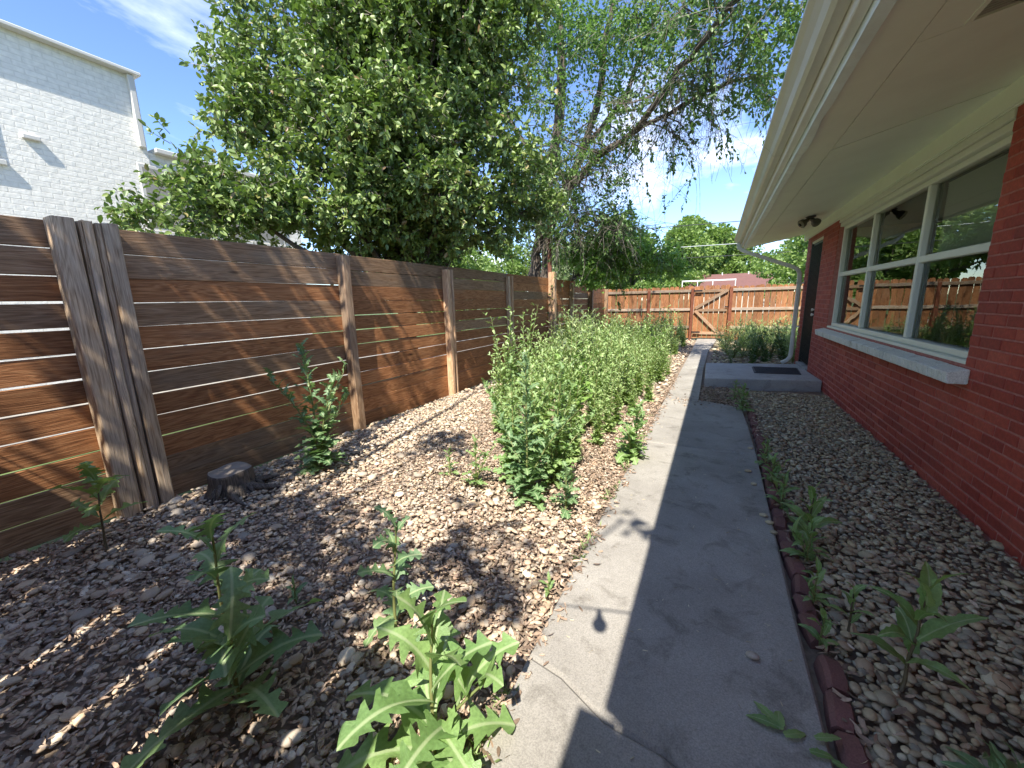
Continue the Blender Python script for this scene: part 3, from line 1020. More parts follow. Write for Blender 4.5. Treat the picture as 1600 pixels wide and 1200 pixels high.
# chipped trim along the soffit edge, outer fascia, back board
tr = MB()
ys = np.arange(-7, YE + .001, .12)
for i in range(len(ys) - 1):
    a, b = ys[i], min(ys[i + 1], YE)
    j0, j1 = [0.004 * math.sin(3.1 * q) + (0.010 * max(0, math.sin(9 * q)) if 2.6 < q < 4.2 else 0) for q in (a, b)]
    sec = lambda y, j: [(.414, y, 2.276), (.461 - j, y, 2.272 + j * .6), (.461, y, 2.33), (.414, y, 2.33)]
    tr.add(sec(a, j0) + sec(b, j1), [(0, 1, 5, 4), (1, 2, 6, 5), (2, 3, 7, 6), (3, 0, 4, 7)])
part('eave_trim', tr, 'trim_paint', house)
boxpart('fascia', (.367, -7, 2.318), (.412, YE, 2.47), 'fascia_paint', house, .004)


def gutter(y0, y1, dx=0.0):
    prof = [(.364, 2.475), (.364, 2.378), (.318, 2.372), (.300, 2.385), (.285, 2.415), (.262, 2.440), (.240, 2.455), (.240, 2.478), (.250, 2.478), (.250, 2.460), (.290, 2.430), (.325, 2.382), (.356, 2.386), (.356, 2.475)]
    mb = MB()
    n = len(prof)
    mb.add([(x + dx, y0, z) for x, z in prof] + [(x + dx, y1, z) for x, z in prof], [(i, (i + 1) % n, n + (i + 1) % n, n + i) for i in range(n)])
    gp = part('gutter', mb, 'gutter_paint', house)
    for yy in (y0, y1):
        c = MB()
        q = [(x + dx, z) for x, z in prof[:8]]
        c.add([(x, yy - .002, z) for x, z in q] + [(x, yy + .002, z) for x, z in q], [tuple(range(8)), tuple(range(15, 7, -1))] + [(i, (i + 1) % 8, 8 + (i + 1) % 8, 8 + i) for i in range(8)])
        sub(gp, 'end_cap', c, 'gutter_paint')
    return gp


gutter(-.62, 3.9); gutter(3.91, YE + .02); gutter(-6.9, -.66, -.075)  # last run, out of view, is pushed outward to step the eave's shadow
# roof deck
rf = MB()
xr, zr = 5.2, 2.49 + (5.2 - .30) * .17
for a, b, za, zb in ((.31, xr, 2.482, zr), (xr, 10.1, zr, 2.482)):
    v = [(a, -7.3, za), (b, -7.3, zb), (b, YE + .03, zb), (a, YE + .03, za)]
    rf.add(v + [(x, y, z + .05) for x, y, z in v], [(3, 2, 1, 0), (4, 5, 6, 7), (0, 1, 5, 4), (1, 2, 6, 5), (2, 3, 7, 6), (3, 0, 4, 7)])
part('roof', rf, 'roof_shingle', house)
eg = MB()
eg.add([(.462, YE - .012, 2.30), (WX + 1.5, YE - .012, zs(WX + 1.5)), (WX + 1.5, YE - .012, zs(WX + 1.5) + .15), (.462, YE - .012, 2.47),
        (.462, YE + .012, 2.29), (WX + 1.5, YE + .012, zs(WX + 1.5) - .01), (WX + 1.5, YE + .012, zs(WX + 1.5) + .15), (.462, YE + .012, 2.47)],
       [(0, 1, 2, 3), (7, 6, 5, 4), (0, 4, 5, 1), (1, 5, 6, 2), (2, 6, 7, 3), (3, 7, 4, 0)])
part('rake_board', eg, 'fascia_paint', house)


def recttube(pts, a, b):
    """rectangular pipe in the x-z plane"""
    v, f = [], []
    pts = [Vector(q) for q in pts]
    for i, q in enumerate(pts):
        d = (pts[min(i + 1, len(pts) - 1)] - pts[max(i - 1, 0)]).normalized()
        s = Vector((0, 1, 0)); u = d.cross(s).normalized()
        for cu, cs in ((-1, -.6), (-.6, -1), (.6, -1), (1, -.6), (1, .6), (.6, 1), (-.6, 1), (-1, .6)):
            v.append(q + u * cu * a + s * cs * b)
    n = 8
    for i in range(len(pts) - 1):
        for k in range(n):
            f.append((i * n + k, i * n + (k + 1) % n, (i + 1) * n + (k + 1) % n, (i + 1) * n + k))
    f.append(tuple(range(n))); f.append(tuple((len(pts) - 1) * n + k for k in reversed(range(n))))
    return v, f


ds = MB()
ds.add(*recttube([(.315, 9.45, 2.37), (.315, 9.45, 2.32), (.325, 9.445, 2.28), (.37, 9.44, 2.24), (.46, 9.42, 2.19), (.90, 9.36, 2.00), (1.22, 9.31, 1.865), (1.30, 9.30, 1.82), (1.345, 9.30, 1.74),
                  (1.352, 9.30, 1.60), (1.352, 9.30, .26), (1.345, 9.30, .18), (1.30, 9.30, .11), (1.21, 9.29, .06)], .034, .027))
dsp = part('downspout', ds, 'downspout_paint', house)
for z in (1.55, .75):
    mb = MB(); mb.box((1.314, 9.268, z), (1.432, 9.272, z + .025)); mb.box((1.314, 9.328, z), (1.432, 9.332, z + .025)); mb.box((1.312, 9.268, z), (1.316, 9.332, z + .025))
    sub(dsp, 'strap', mb, 'downspout_paint')

# twin flood light under the eave
fl = thing('flood_light', 'twin bulb outdoor flood light fixed under the cream eave', 'lamp', (1.10, 7.25, zs(1.1)))
zb_ = zs(1.10)
mb = MB(); mb.tube([(1.10, 7.25, zb_ + .003), (1.10, 7.25, zb_ - .018), (1.10, 7.25, zb_ - .03)], [.062, .060, .035], 20)
part('base', mb, 'lamp_metal', fl, True)
for d in (Vector((-.75, -.35, -.55)), Vector((.55, .55, -.35))):
    d.normalize(); s0 = Vector((1.10, 7.25, zb_ - .028))
    mb = MB(); mb.tube([s0, s0 + d * .03, s0 + d * .035, s0 + d * .075, s0 + d * .10, s0 + d * .145], [.014, .014, .026, .030, .052, .060], 18)
    hd = part('lamp_head', mb, 'lamp_metal', fl, True)
    mb = MB(); mb.tube([s0 + d * .1455, s0 + d * .155, s0 + d * .161], [.055, .048, .025], 18)
    sub(hd, 'lens', mb, 'lamp_lens', True)

# landing slab, mat
ld = bpy.data.meshes.new('landing')
q = [(-.08, 6.58), (1.42, 6.98), (1.42, 9.05), (1.15, 8.95), (-.10, 8.62)]
zt = lambda y: .152 - (y - 6.58) * .030
v = [(x, y, -.03) for x, y in q] + [(x, y, zt(y) - .012) for x, y in q]
c = Vector((.65, 7.7))
v += [(*(Vector((x, y)) + (c - Vector((x, y))).normalized() * .012), zt(y)) for x, y in q]
ld.from_pydata(v, [], [tuple(range(10, 15))] + [(i, (i + 1) % 5, 5 + (i + 1) % 5, 5 + i) for i in range(5)] + [(5 + i, 5 + (i + 1) % 5, 10 + (i + 1) % 5, 10 + i) for i in range(5)])
ld.materials.append(MATS['landing_concrete'])
tag(link('door_landing', ld), 'raised grey concrete landing slab in front of the dark door', 'landing')
dm = thing('doormat', 'black ribbed rubber doormat on the concrete landing', 'doormat', (.98, 7.85, zt(7.85)))
rotm = Matrix.Rotation(R(8), 4, 'Z')
mb = MB(); mb.add([(.62, 7.42, zt(7.42) + .003), (1.26, 7.50, zt(7.50) + .003), (1.33, 8.30, zt(8.30) + .003), (.64, 8.22, zt(8.22) + .003),
                   (.63, 7.43, zt(7.43) + .013), (1.25, 7.51, zt(7.51) + .013), (1.32, 8.29, zt(8.29) + .013), (.65, 8.21, zt(8.21) + .013)],
                  [(4, 5, 6, 7), (0, 1, 5, 4), (1, 2, 6, 5), (2, 3, 7, 6), (3, 0, 4, 7)])
part('base', mb, 'rubber', dm)
for k in range(16):
    y = 7.47 + k * .047
    xa, xb2 = .645 + (y - 7.42) * .02, 1.235 + (y - 7.42) * .08
    mb = MB(); mb.add([(xa, y, zt(y) + .0135), (xb2, y + .07, zt(y + .07) + .0135), (xb2, y + .09, zt(y + .09) + .0135), (xa, y + .02, zt(y + .02) + .0135),
                       (xa, y + .004, zt(y) + .019), (xb2, y + .074, zt(y + .07) + .019), (xb2, y + .086, zt(y + .09) + .019), (xa, y + .016, zt(y + .02) + .019)],
                      [(4, 5, 6, 7), (0, 1, 5, 4), (1, 2, 6, 5), (2, 3, 7, 6), (3, 0, 4, 7)])
    part('rib', mb, 'rubber', dm)

# garden edging: a row of small red blocks
ed = thing('garden_edging', 'row of small red concrete blocks edging the path', 'edging', (.44, 3, 0))
y = 1.06
k = 0
while y < 5.3:
    ln = random.uniform(.125, .15)
    x = .445 + .012 * math.sin(y * 1.7) + random.uniform(-.008, .008)
    mb = MB()
    sec = [(-.036, -.03), (.036, -.03), (.036, .030), (.024, .047), (-.024, .047), (-.036, .030)]
    n = 7
    vv, ff = [], []
    for i in range(n):
        tt = i / (n - 1)
        bul = -.016 * (abs(2 * tt - 1) ** 2.5)
        for (a, c_) in sec:
            vv.append((a * (1 - .12 * abs(2 * tt - 1) ** 4), (tt - .5) * ln, c_ + (bul if c_ > 0 else 0)))
    for i in range(n - 1):
        for j in range(6):
            ff.append((i * 6 + j, i * 6 + (j + 1) % 6, (i + 1) * 6 + (j + 1) % 6, (i + 1) * 6 + j))
    ff += [tuple(range(6)), tuple(range(6 * n - 1, 6 * n - 7, -1))]
    mb.add(vv, ff)
    o = link('block', mb.mesh('block', 'edging_brick'), ed, Vector((x, y + ln / 2, random.uniform(-.026, -.008))) - Vector(ed.location))
    o.rotation_euler = (random.gauss(0, .07), random.gauss(0, .12), random.gauss(0, .07))
    y += ln + (.006 if random.random() < .9 else .08)

# ------------------------------------------------------------------ slat fence on the left
FX = -3.385                        # house-side face of the posts
fence = thing('slat_fence', 'brown horizontal board fence with narrow gaps along the left', 'fence', (FX, 5.0, 0))
posts = [-0.92, 1.16, 3.06, 4.86, 6.80, 8.94, 10.43, 12.2, 14.2]
HF = 1.85
for pi in range(len(posts) - 1):
    a, b = posts[pi] + .02, posts[pi + 1] - .02
    nb_ = 12
    pitch = 1.865 / nb_
    tilt = random.uniform(-.004, .004)
    bm_ = {}
    for k in range(nb_):
        gap_ = random.choice([.002, .003, .005]) if k >= 8 else (random.choice([.010, .013, .016]) if 3 <= k <= 7 else random.choice([.005, .008, .010]))
        if pi == 0 and 5 <= k < 10:
            gap_ = random.choice([.013, .016])
        hgt = pitch - (gap_ * (.9 if pi == 0 else .65) if pi < 2 else gap_ * (.75 if pi < 4 else .5))
        if k == nb_ - 1:
            hgt = pitch - .004
        wmat = 'cedar_board_weathered' if (k >= nb_ - 2 and pi < 4) or (pi < 2 and k >= nb_ - 4 and random.random() < .75) or (pi < 2 and k < 2) or random.random() < .06 else 'cedar_board'
        mb = MB()
        # sawn board, slightly bowed along its length
        n = 6
        vv, ff = [], []
        bow, bow2 = random.uniform(-.003, .003), random.uniform(-.004, .004)
        sec = [(-.0125, -hgt / 2 + .003), (-.0095, -hgt / 2), (.0095, -hgt / 2), (.0125, -hgt / 2 + .003), (.0125, hgt / 2 - .003), (.0095, hgt / 2), (-.0095, hgt / 2), (-.0125, hgt / 2 - .003)]
        for i in range(n):
            tt = i / (n - 1)
            for sx, sz in sec:
                vv.append((sx + bow2 * math.sin(math.pi * tt), (tt - .5) * (b - a + .05), sz + bow * math.sin(math.pi * tt)))
        for i in range(n - 1):
            for j in range(8):
                ff.append((i * 8 + j, i * 8 + (j + 1) % 8, (i + 1) * 8 + (j + 1) % 8, (i + 1) * 8 + j))
        ff += [tuple(range(8)), tuple(range(8 * n - 1, 8 * n - 9, -1))]
        mb.add(vv, ff)
        o = link('board', mb.mesh('board', wmat), fence, Vector((FX - .105 + random.uniform(-.003, .003), (a + b) / 2, -.015 + pitch * (k + .5))) - Vector(fence.location))
        o.rotation_euler = (tilt + random.uniform(-.0022, .0022), 0, 0)


def rough_post(y0, y1, x0, x1, h, mat, zb=-.05, lean=0.0, tops=0.0, n=9):
    """split, uneven timber"""
    mb = MB()
    vv, ff = [], []
    sec = [(x0, y0 + .006), (x0 + .006, y0), (x1 - .008, y0), (x1, y0 + .008), (x1 + .002, (y0 + y1) / 2), (x1, y1 - .008), (x1 - .008, y1), (x0 + .006, y1), (x0, y1 - .006)]
    s = random.uniform(0, 9)
    for i in range(n):
        tt = i / (n - 1)
        dx, dy = .004 * math.sin(5 * tt + s), .005 * math.sin(4 * tt + 2 * s) + lean * tt
        for j, (a, b) in enumerate(sec):
            vv.append((a + dx * (j > 1) + random.uniform(-.0012, .0012), b + dy + random.uniform(-.0012, .0012), zb + (h - zb) * tt + (random.uniform(-.004, .004) + tops * (b - y0) if i == n - 1 else 0)))
    m_ = len(sec)
    for i in range(n - 1):
        for j in range(m_):
            ff.append((i * m_ + j, i * m_ + (j + 1) % m_, (i + 1) * m_ + (j + 1) % m_, (i + 1) * m_ + j))
    ff += [tuple(range(m_)), tuple(range(m_ * n - 1, m_ * n - m_ - 1, -1))]
    mb.add(vv, ff)
    return part('post', mb, mat, fence)


# the wide built-up post: five timbers side by side
yy = 1.00
for wdt, dx, h in ((.105, .022, 1.862), (.022, .004, 1.855), (.050, .016, 1.860), (.040, .000, 1.852), (.082, .012, 1.858)):
    rough_post(yy, yy + wdt - .004, FX - .088, FX + dx, h, 'old_post_wood', lean=random.uniform(-.006, .002))
    yy += wdt
rough_post(3.00, 3.095, FX - .088, FX + .012, 1.83, 'post_wood'); rough_post(3.10, 3.118, FX - .088, FX - .025, 1.80, 'post_wood')
for a, b, dx, h in ((4.79, 4.855, .005, 1.80), (4.86, 4.90, -.012, 1.79), (4.904, 4.945, .002, 1.80)):
    rough_post(a, b, FX - .088, FX + dx, h, 'post_wood')
rough_post(6.74, 6.80, FX - .088, FX - .02, 1.79, 'old_post_wood'); rough_post(6.803, 6.86, FX - .088, FX + .01, 1.80, 'post_wood')
rough_post(8.86, 9.00, FX - .088, FX + .06, 1.98, 'post_wood')
rough_post(10.38, 10.48, FX - .088, FX + .01, 1.78, 'old_post_wood')
rough_post(12.14, 12.26, FX - .088, FX + .05, 1.74, 'post_wood')
rough_post(14.14, 14.25, FX - .088, FX + .02, 1.70, 'post_wood')
rough_post(-.97, -.87, FX - .088, FX + .01, 1.84, 'post_wood')

rp = MB(); rp.tube([(-3.56, 9.16, -.05), (-3.555, 9.17, 1.6), (-3.56, 9.19, 2.5), (-3.56, 9.2, 3.3)], [.05, .05, .048, .046], 14)
ro = link('pole', rp.mesh('pole', 'rust', True))
tag(ro, 'rusty red steel pole rising behind the slat fence post', 'pole')

# ------------------------------------------------------------------ picket fence and gate across the back
BY = 14.55
back = thing('picket_fence', 'sunlit orange cedar picket fence across the back of the yard', 'fence', (0, BY, 0))
gate = thing('garden_gate', 'orange wooden gate with diagonal braces in the back fence', 'gate', (-.16, BY, 0))


def picket_mesh(w_, h, sl):
    mb = MB()
    vv = []
    for y in (0, .018):
        vv += [(-w_ / 2, y, 0), (w_ / 2, y, 0), (w_ / 2, y, h - .035), (w_ / 2 - .03, y, h), (-w_ / 2 + .03, y, h + sl), (-w_ / 2, y, h - .035)]
    mb.add(vv, [(0, 1, 2, 3, 4, 5), (11, 10, 9, 8, 7, 6)] + [(i, (i + 1) % 6, 6 + (i + 1) % 6, 6 + i) for i in range(6)])
    return mb.mesh('picket', 'picket_wood')


pk = [picket_mesh(.134, 1.66 + random.uniform(-.015, .015), random.uniform(-.006, .006)) for _ in range(6)]


def pickets(root, x0, x1, zoff, y):
    x = x0 + .07
    while x < x1 - .05:
        o = link('picket', random.choice(pk), root, Vector((x, y + random.uniform(0, .004), zoff + random.uniform(-.012, .012))) - Vector(root.location))
        o.rotation_euler = (0, random.gauss(0, .006), 0)
        x += .143 + random.uniform(.0, .010)


pickets(back, -3.46, -.68, .03, BY)
pickets(back, .41, 4.6, .01, BY)
pickets(gate, -.65, .36, .05, BY)
for a, b in ((-3.46, -.74), (.42, 4.6)):
    for z in (.36, .93, 1.52):
        boxpart('rail', (a, BY - .040, z), (b, BY - .002, z + .085), 'rail_wood', back, .004)
for x, h in ((-2.05, 1.60), (-.70, 1.64), (.395, 1.66), (2.6, 1.62), (4.5, 1.62)):
    boxpart('post', (x - .045, BY - .092, -.05), (x + .045, BY - .003, h), 'red_post_wood' if x < 1 else 'post_wood', back, .005)
for z in (.17, .90, 1.50):
    boxpart('rail', (-.62, BY - .040, z), (.31, BY - .002, z + .085), 'gate_brace_wood', gate, .004)
for (xa, za, xb, zb) in ((-.60, 1.00, .30, 1.56), (-.60, .93, .05, .27)):
    d = Vector((xb - xa, 0, zb - za)); ln = d.length
    mb = MB(); mb.box((0, -.070, -.045), (ln, -.042, .045), .004)
    o = link('brace', mb.mesh('brace', 'gate_brace_wood'), gate, Vector((xa, BY, za)) - Vector(gate.location))
    o.rotation_euler = (0, -math.atan2(d.z, d.x), 0)
for z in (.22, 1.53):
    mb = MB(); mb.box((-.66, BY - .098, z), (-.42, BY - .094, z + .05)); mb.tube([(-.66, BY - .09, z - .01), (-.66, BY - .09, z + .06)], .012, 8)
    part('hinge', mb, 'black_iron', gate)
mb = MB(); mb.box((.24, BY - .075, 1.02), (.33, BY - .043, 1.06), .003)
part('latch', mb, 'black_iron', gate)

# the picket gate panel just behind the camera that stripes the near ground with light
near = thing('side_fence', 'cedar picket panel with thin gaps beside the path entrance', 'fence', (-2.0, -.35, 0))
x = -3.38
while x < -.62:
    o = link('picket', random.choice(pk), near, Vector((x + .067, -.35, .17 + random.uniform(-.01, .01))) - Vector(near.location))
    x += .134 + random.choice([.002, .004, .024, .032])
for z in (.45, 1.45):
    boxpart('rail', (-3.38, -.392, z), (-.62, -.352, z + .085), 'rail_wood', near)
for x in (-3.3, -.58):
    boxpart('post', (x - .045, -.45, -.05), (x + .045, -.355, 1.83), 'post_wood', near)

# string light between gutter and fence: its bulb throws the small shadow on the path
sl_ = thing('string_light', 'black string light wire with hanging bulbs across the yard', 'string light', (-1.5, -.1, 2.2))
pts = []
for i in range(25):
    tt = i / 24
    pts.append((.245 - 3.63 * tt, -.12 - .2 * tt, 2.40 - .52 * tt - .45 * 4 * tt * (1 - tt) * .35))
mb = MB(); mb.tube(pts, .0045, 6)
part('wire', mb, 'wire_black', sl_)
for i in (1, 5, 9, 13, 17, 21):
    q = Vector(pts[i])
    mb = MB(); mb.tube([q, q - Vector((0, 0, .05)), q - Vector((0, 0, .075))], [.008, .014, .016], 10)
    s_ = part('socket', mb, 'wire_black', sl_, True)
    mb = MB(); mb.tube([q - Vector((0, 0, z)) for z in (.0755, .09, .115, .14, .155, .162)], [.014, .024, .031, .026, .014, .004], 14)
    sub(s_, 'bulb', mb, 'bulb_glass', True)

# ------------------------------------------------------------------ stump
st = thing('tree_stump', 'low grey sawn tree stump with torn bark beside the wide fence post', 'stump', (-3.14, 1.56, 0))
g = np.random.default_rng(31)
def stump_ring(r, z, seed, amp):
    gg = np.random.default_rng(seed)
    a = np.linspace(0, 2 * math.pi, 40, endpoint=False)
    rr_ = r * (1 + amp * sum(np.sin(k * a + gg.uniform(0, 6.28)) / k ** .7 for k in (2, 3, 5, 7, 11)) / 2)
    return [(-3.14 + q * math.cos(w_), 1.56 + q * math.sin(w_), z + .008 * math.sin(3 * w_ + seed)) for q, w_ in zip(rr_, a)]
mb = MB()
rings = [stump_ring(.215, -.03, 1, .16), stump_ring(.165, .02, 1, .12), stump_ring(.148, .08, 1, .09), stump_ring(.142, .150, 1, .08), stump_ring(.136, .162, 1, .08)]
for r_ in rings:
    mb.v.extend(r_)
for i in range(4):
    for k in range(40):
        mb.f.append((i * 40 + k, i * 40 + (k + 1) % 40, (i + 1) * 40 + (k + 1) % 40, (i + 1) * 40 + k)); mb.mi.append(0)
part('trunk', mb, 'bark', st)
mb = MB(); top = stump_ring(.136, .1625, 1, .08); mid = stump_ring(.07, .166, 1, .06)
mb.v = top + mid + [(-3.14, 1.56, .163)]
for k in range(40):
    mb.f.append((k, (k + 1) % 40, 40 + (k + 1) % 40, 40 + k)); mb.f.append((40 + k, 40 + (k + 1) % 40, 80)); mb.mi += [0, 0]
part('cut_face', mb, 'stump_top', st)
for k in range(14):
    a = random.uniform(-1.5, 1.0); r0 = .15
    q = Vector((-3.14 + r0 * math.cos(a), 1.56 + r0 * math.sin(a), random.uniform(.02, .11)))
    d = Vector((math.cos(a) * .05, math.sin(a) * .05, -random.uniform(.03, .08)))
    mb = MB(); mb.tube([q, q + d * .6, q + d * 1.2], [.016, .02, .005], 5)
    part('bark_flake', mb, 'bark', st)
for a, ln in ((.15, .30), (-.7, .26), (.9, .2)):
    mb = MB(); mb.tube([(-3.14 + r_ * math.cos(a + r_), 1.56 + r_ * math.sin(a + r_), .045 - .14 * (r_ - .12)) for r_ in np.linspace(.12, .12 + ln, 6)], [.035, .03, .024, .018, .012, .006], 7)
    part('root', mb, 'bark', st, True)

# ------------------------------------------------------------------ trees
def leaf_shape(w_, fold, droop):
    xs = [0, .28, .68, 1.0]
    ws = [0, .5, .42, 0]
    v = []
    for x, q in ((0, 0), (.28, .5), (.68, .42), (1, 0), (.68, -.42), (.28, -.5)):
        v.append((x, q * w_, abs(q) * fold - droop * x * x))
    return np.array(v), np.array([[0, 1, 2, 3], [0, 3, 4, 5]])


LEAF, LEAF_F = leaf_shape(.55, .18, .18)


def frames(dirs, roll):
    """rotation matrices whose x axis is dirs and whose z axis leans up"""
    x = dirs / np.linalg.norm(dirs, axis=1)[:, None]
    up = np.tile([0., 0, 1], (len(x), 1))
    y = np.cross(up, x); ny = np.linalg.norm(y, axis=1)
    y[ny < .05] = [0, 1, 0]
    y /= np.linalg.norm(y, axis=1)[:, None]
    z = np.cross(x, y)
    c, s = np.cos(roll)[:, None], np.sin(roll)[:, None]
    y2, z2 = y * c + z * s, z * c - y * s
    return np.stack([x, y2, z2], axis=2)


def leaves_mesh(name, pos, dirs, size, mat, g, roll=0.6, shape=None):
    sh = LEAF if shape is None else shape
    M = frames(dirs, g.normal(0, roll, len(pos))) * size[:, None, None]
    v, f = instance_merge([sh], LEAF_F, np.zeros(len(pos), int), M, pos)
    return mesh_np(name, v, f, mat)


def sprigs(lobes, n_per_m3, g, leaves=7, span=.16, lsize=.085, shell=.35, outward=.55):
    """sprigs of leaves through each lobe's outer volume; returns leaf pos, dir and sprig axes"""
    P, D, A0, A1 = [], [], [], []
    for (x, y, z, r, *w_) in lobes:
        den = w_[0] if w_ else 1.0
        n = int(n_per_m3 * 4.19 * r ** 2.3 * den)
        u = g.normal(size=(n, 3)); u /= np.linalg.norm(u, axis=1)[:, None]
        rad = r * (shell + (1 - shell) * g.uniform(0, 1, n) ** .5) * (1 + .25 * g.normal(size=n) ** 2 * .5)
        c = np.array([x, y, z]) + u * rad[:, None] * np.array([1, 1, .9])
        ax = u * outward + g.normal(0, .45, (n, 3)) + np.array([0, 0, .10])
        ax /= np.linalg.norm(ax, axis=1)[:, None]
        for k in range(leaves):
            tt = k / (leaves - 1) - .3
            p_ = c + ax * span * tt + g.normal(0, .012, (n, 3))
            side = np.cross(ax, g.normal(size=(n, 3))); side /= np.linalg.norm(side, axis=1)[:, None] + 1e-6
            P.append(p_); D.append(ax * (.35 + .5 * tt) + side * .75 + np.array([0, 0, -.12]))
        A0.append(c - ax * span * .6); A1.append(c + ax * span * .6)
    P, D = np.concatenate(P), np.concatenate(D)
    return P, D, np.concatenate(A0), np.concatenate(A1)


def twig_mesh(name, A0, A1, r, mat):
    n = len(A0)
    d = A1 - A0
    s = np.cross(d, [.3, .2, .9]); s /= np.linalg.norm(s, axis=1)[:, None] + 1e-9
    b = np.cross(d, s); b /= np.linalg.norm(b, axis=1)[:, None] + 1e-9
    vs = []
    for q, rr_ in ((A0, r), (A1, r * .5)):
        for k in range(3):
            w_ = 2.094 * k
            vs.append(q + (s * math.cos(w_) + b * math.sin(w_)) * rr_)
    v = np.stack(vs, 1).reshape(-1, 3)
    f = np.array([[0, 1, 4, 3], [1, 2, 5, 4], [2, 0, 3, 5]])[None] + (np.arange(n) * 6)[:, None, None]
    return mesh_np(name, v, f.reshape(-1, 4), mat)


def wander(a, b, n, amp, g):
    a, b = np.array(a, float), np.array(b, float)
    t_ = np.linspace(0, 1, n)
    p_ = a + (b - a) * t_[:, None]
    w_ = g.normal(0, amp, (n, 3)); w_[0] = 0; w_[-1] = 0
    return p_ + np.cumsum(w_, 0) * .5 * (np.sin(np.pi * t_))[:, None]


# the dense glossy tree that leans over the fence
SL = [(-5.41, 2.3, 2.31, 0.28), (-5.03, 2.5, 2.34, 0.4), (-4.84, 2.8, 2.5, 0.5), (-5.22, 2.78, 2.78, 0.32), (-5.15, 3.3, 3.5, 0.4, .7), (-5.30, 3.45, 4.15, 0.40, .6),
      (-4.66, 3.2, 2.63, 0.55), (-4.97, 3.6, 3.48, 0.7), (-5.34, 4.0, 4.51, 0.75, .6), (-5.36, 4.2, 5.19, 0.8, .6), (-4.21, 3.7, 2.67, 0.6), (-4.22, 4.0, 3.47, 0.7), (-4.29, 4.4, 4.5, 0.85),
      (-4.27, 4.6, 5.37, 0.9), (-3.62, 4.2, 3.07, 0.75), (-3.44, 4.4, 3.66, 0.75), (-3.38, 4.8, 4.59, 0.85), (-3.42, 5.2, 5.38, 0.8), (-3.24, 4.7, 2.76, 0.75), (-3.19, 5.0, 3.6, 0.75),
      (-3.0, 5.4, 4.33, 0.75, .8), (-2.79, 5.6, 5.12, 0.6, .6), (-2.9, 5.5, 3.06, 0.65), (-2.73, 6.0, 2.7, 0.5, .8), (-2.53, 6.3, 3.01, 0.4, .7), (-3.60, 5.0, 2.30, 0.42), (-3.95, 4.5, 2.49, 0.5),
      (-4.25, 4.1, 2.42, 0.4), (-4.69, 3.5, 2.40, 0.3), (-3.09, 5.6, 2.35, 0.4), (-4.75, 4.1, 2.05, .38), (-4.35, 4.6, 2.0, .4), (-4.0, 5.1, 2.05, .42), (-5.15, 3.4, 2.1, .3, .7), (-4.6, 5.2, 4.2, 1.1), (-4.4, 5.4, 3.0, 1.0), (-4.3, 5.6, 5.4, 1.0)]
g = np.random.default_rng(41)
shrub = thing('leafy_tree', 'dense glossy green leafy tree hanging over the slat fence', 'tree', (-4.35, 5.0, 0))
SL2 = []
for (x, y, z, r, *w_) in SL:
    for k in range(5):
        u_ = g.normal(size=3); u_ /= np.linalg.norm(u_)
        q = np.array([x, y, z]) + u_ * r * .62
        SL2.append((q[0], q[1], q[2], r * g.uniform(.30, .52), w_[0] if w_ else 1.0))
SL2 += [(x, y, z, r * .9, .30 * (w_[0] if w_ else 1.0)) for (x, y, z, r, *w_) in SL]
P_, D_, A0, A1 = sprigs(SL2, 215, g, 10, .15, .085, .35)
keep = ~((P_[:, 2] < 1.95) & (P_[:, 0] > -3.60)) & (P_[:, 2] > 1.62)
P_, D_ = P_[keep], D_[keep]
link('crown', leaves_mesh('crown', P_, D_, g.uniform(.050, .092, len(P_)), 'shrub_leaf', g, .7), shrub)
tw = twig_mesh('twigs', A0, A1, .004, 'twig')
o = link('twigs', tw, shrub); o['kind'] = 'stuff'
mb = MB()
base = (-4.35, 5.0, -.06)
fork = (-4.28, 4.95, 1.35)
mb.tube(wander(base, fork, 6, .03, g), [.20, .17, .15, .145, .14, .14], 10)
for (x, y, z, r, *w_) in SL:
    if r >= .5:
        pts = wander(fork, (x, y, z), 8, .09, g)
        mb.tube(pts, list(np.linspace(.07, .012, 8)), 6)
part('trunk', mb, 'bark', shrub, True)

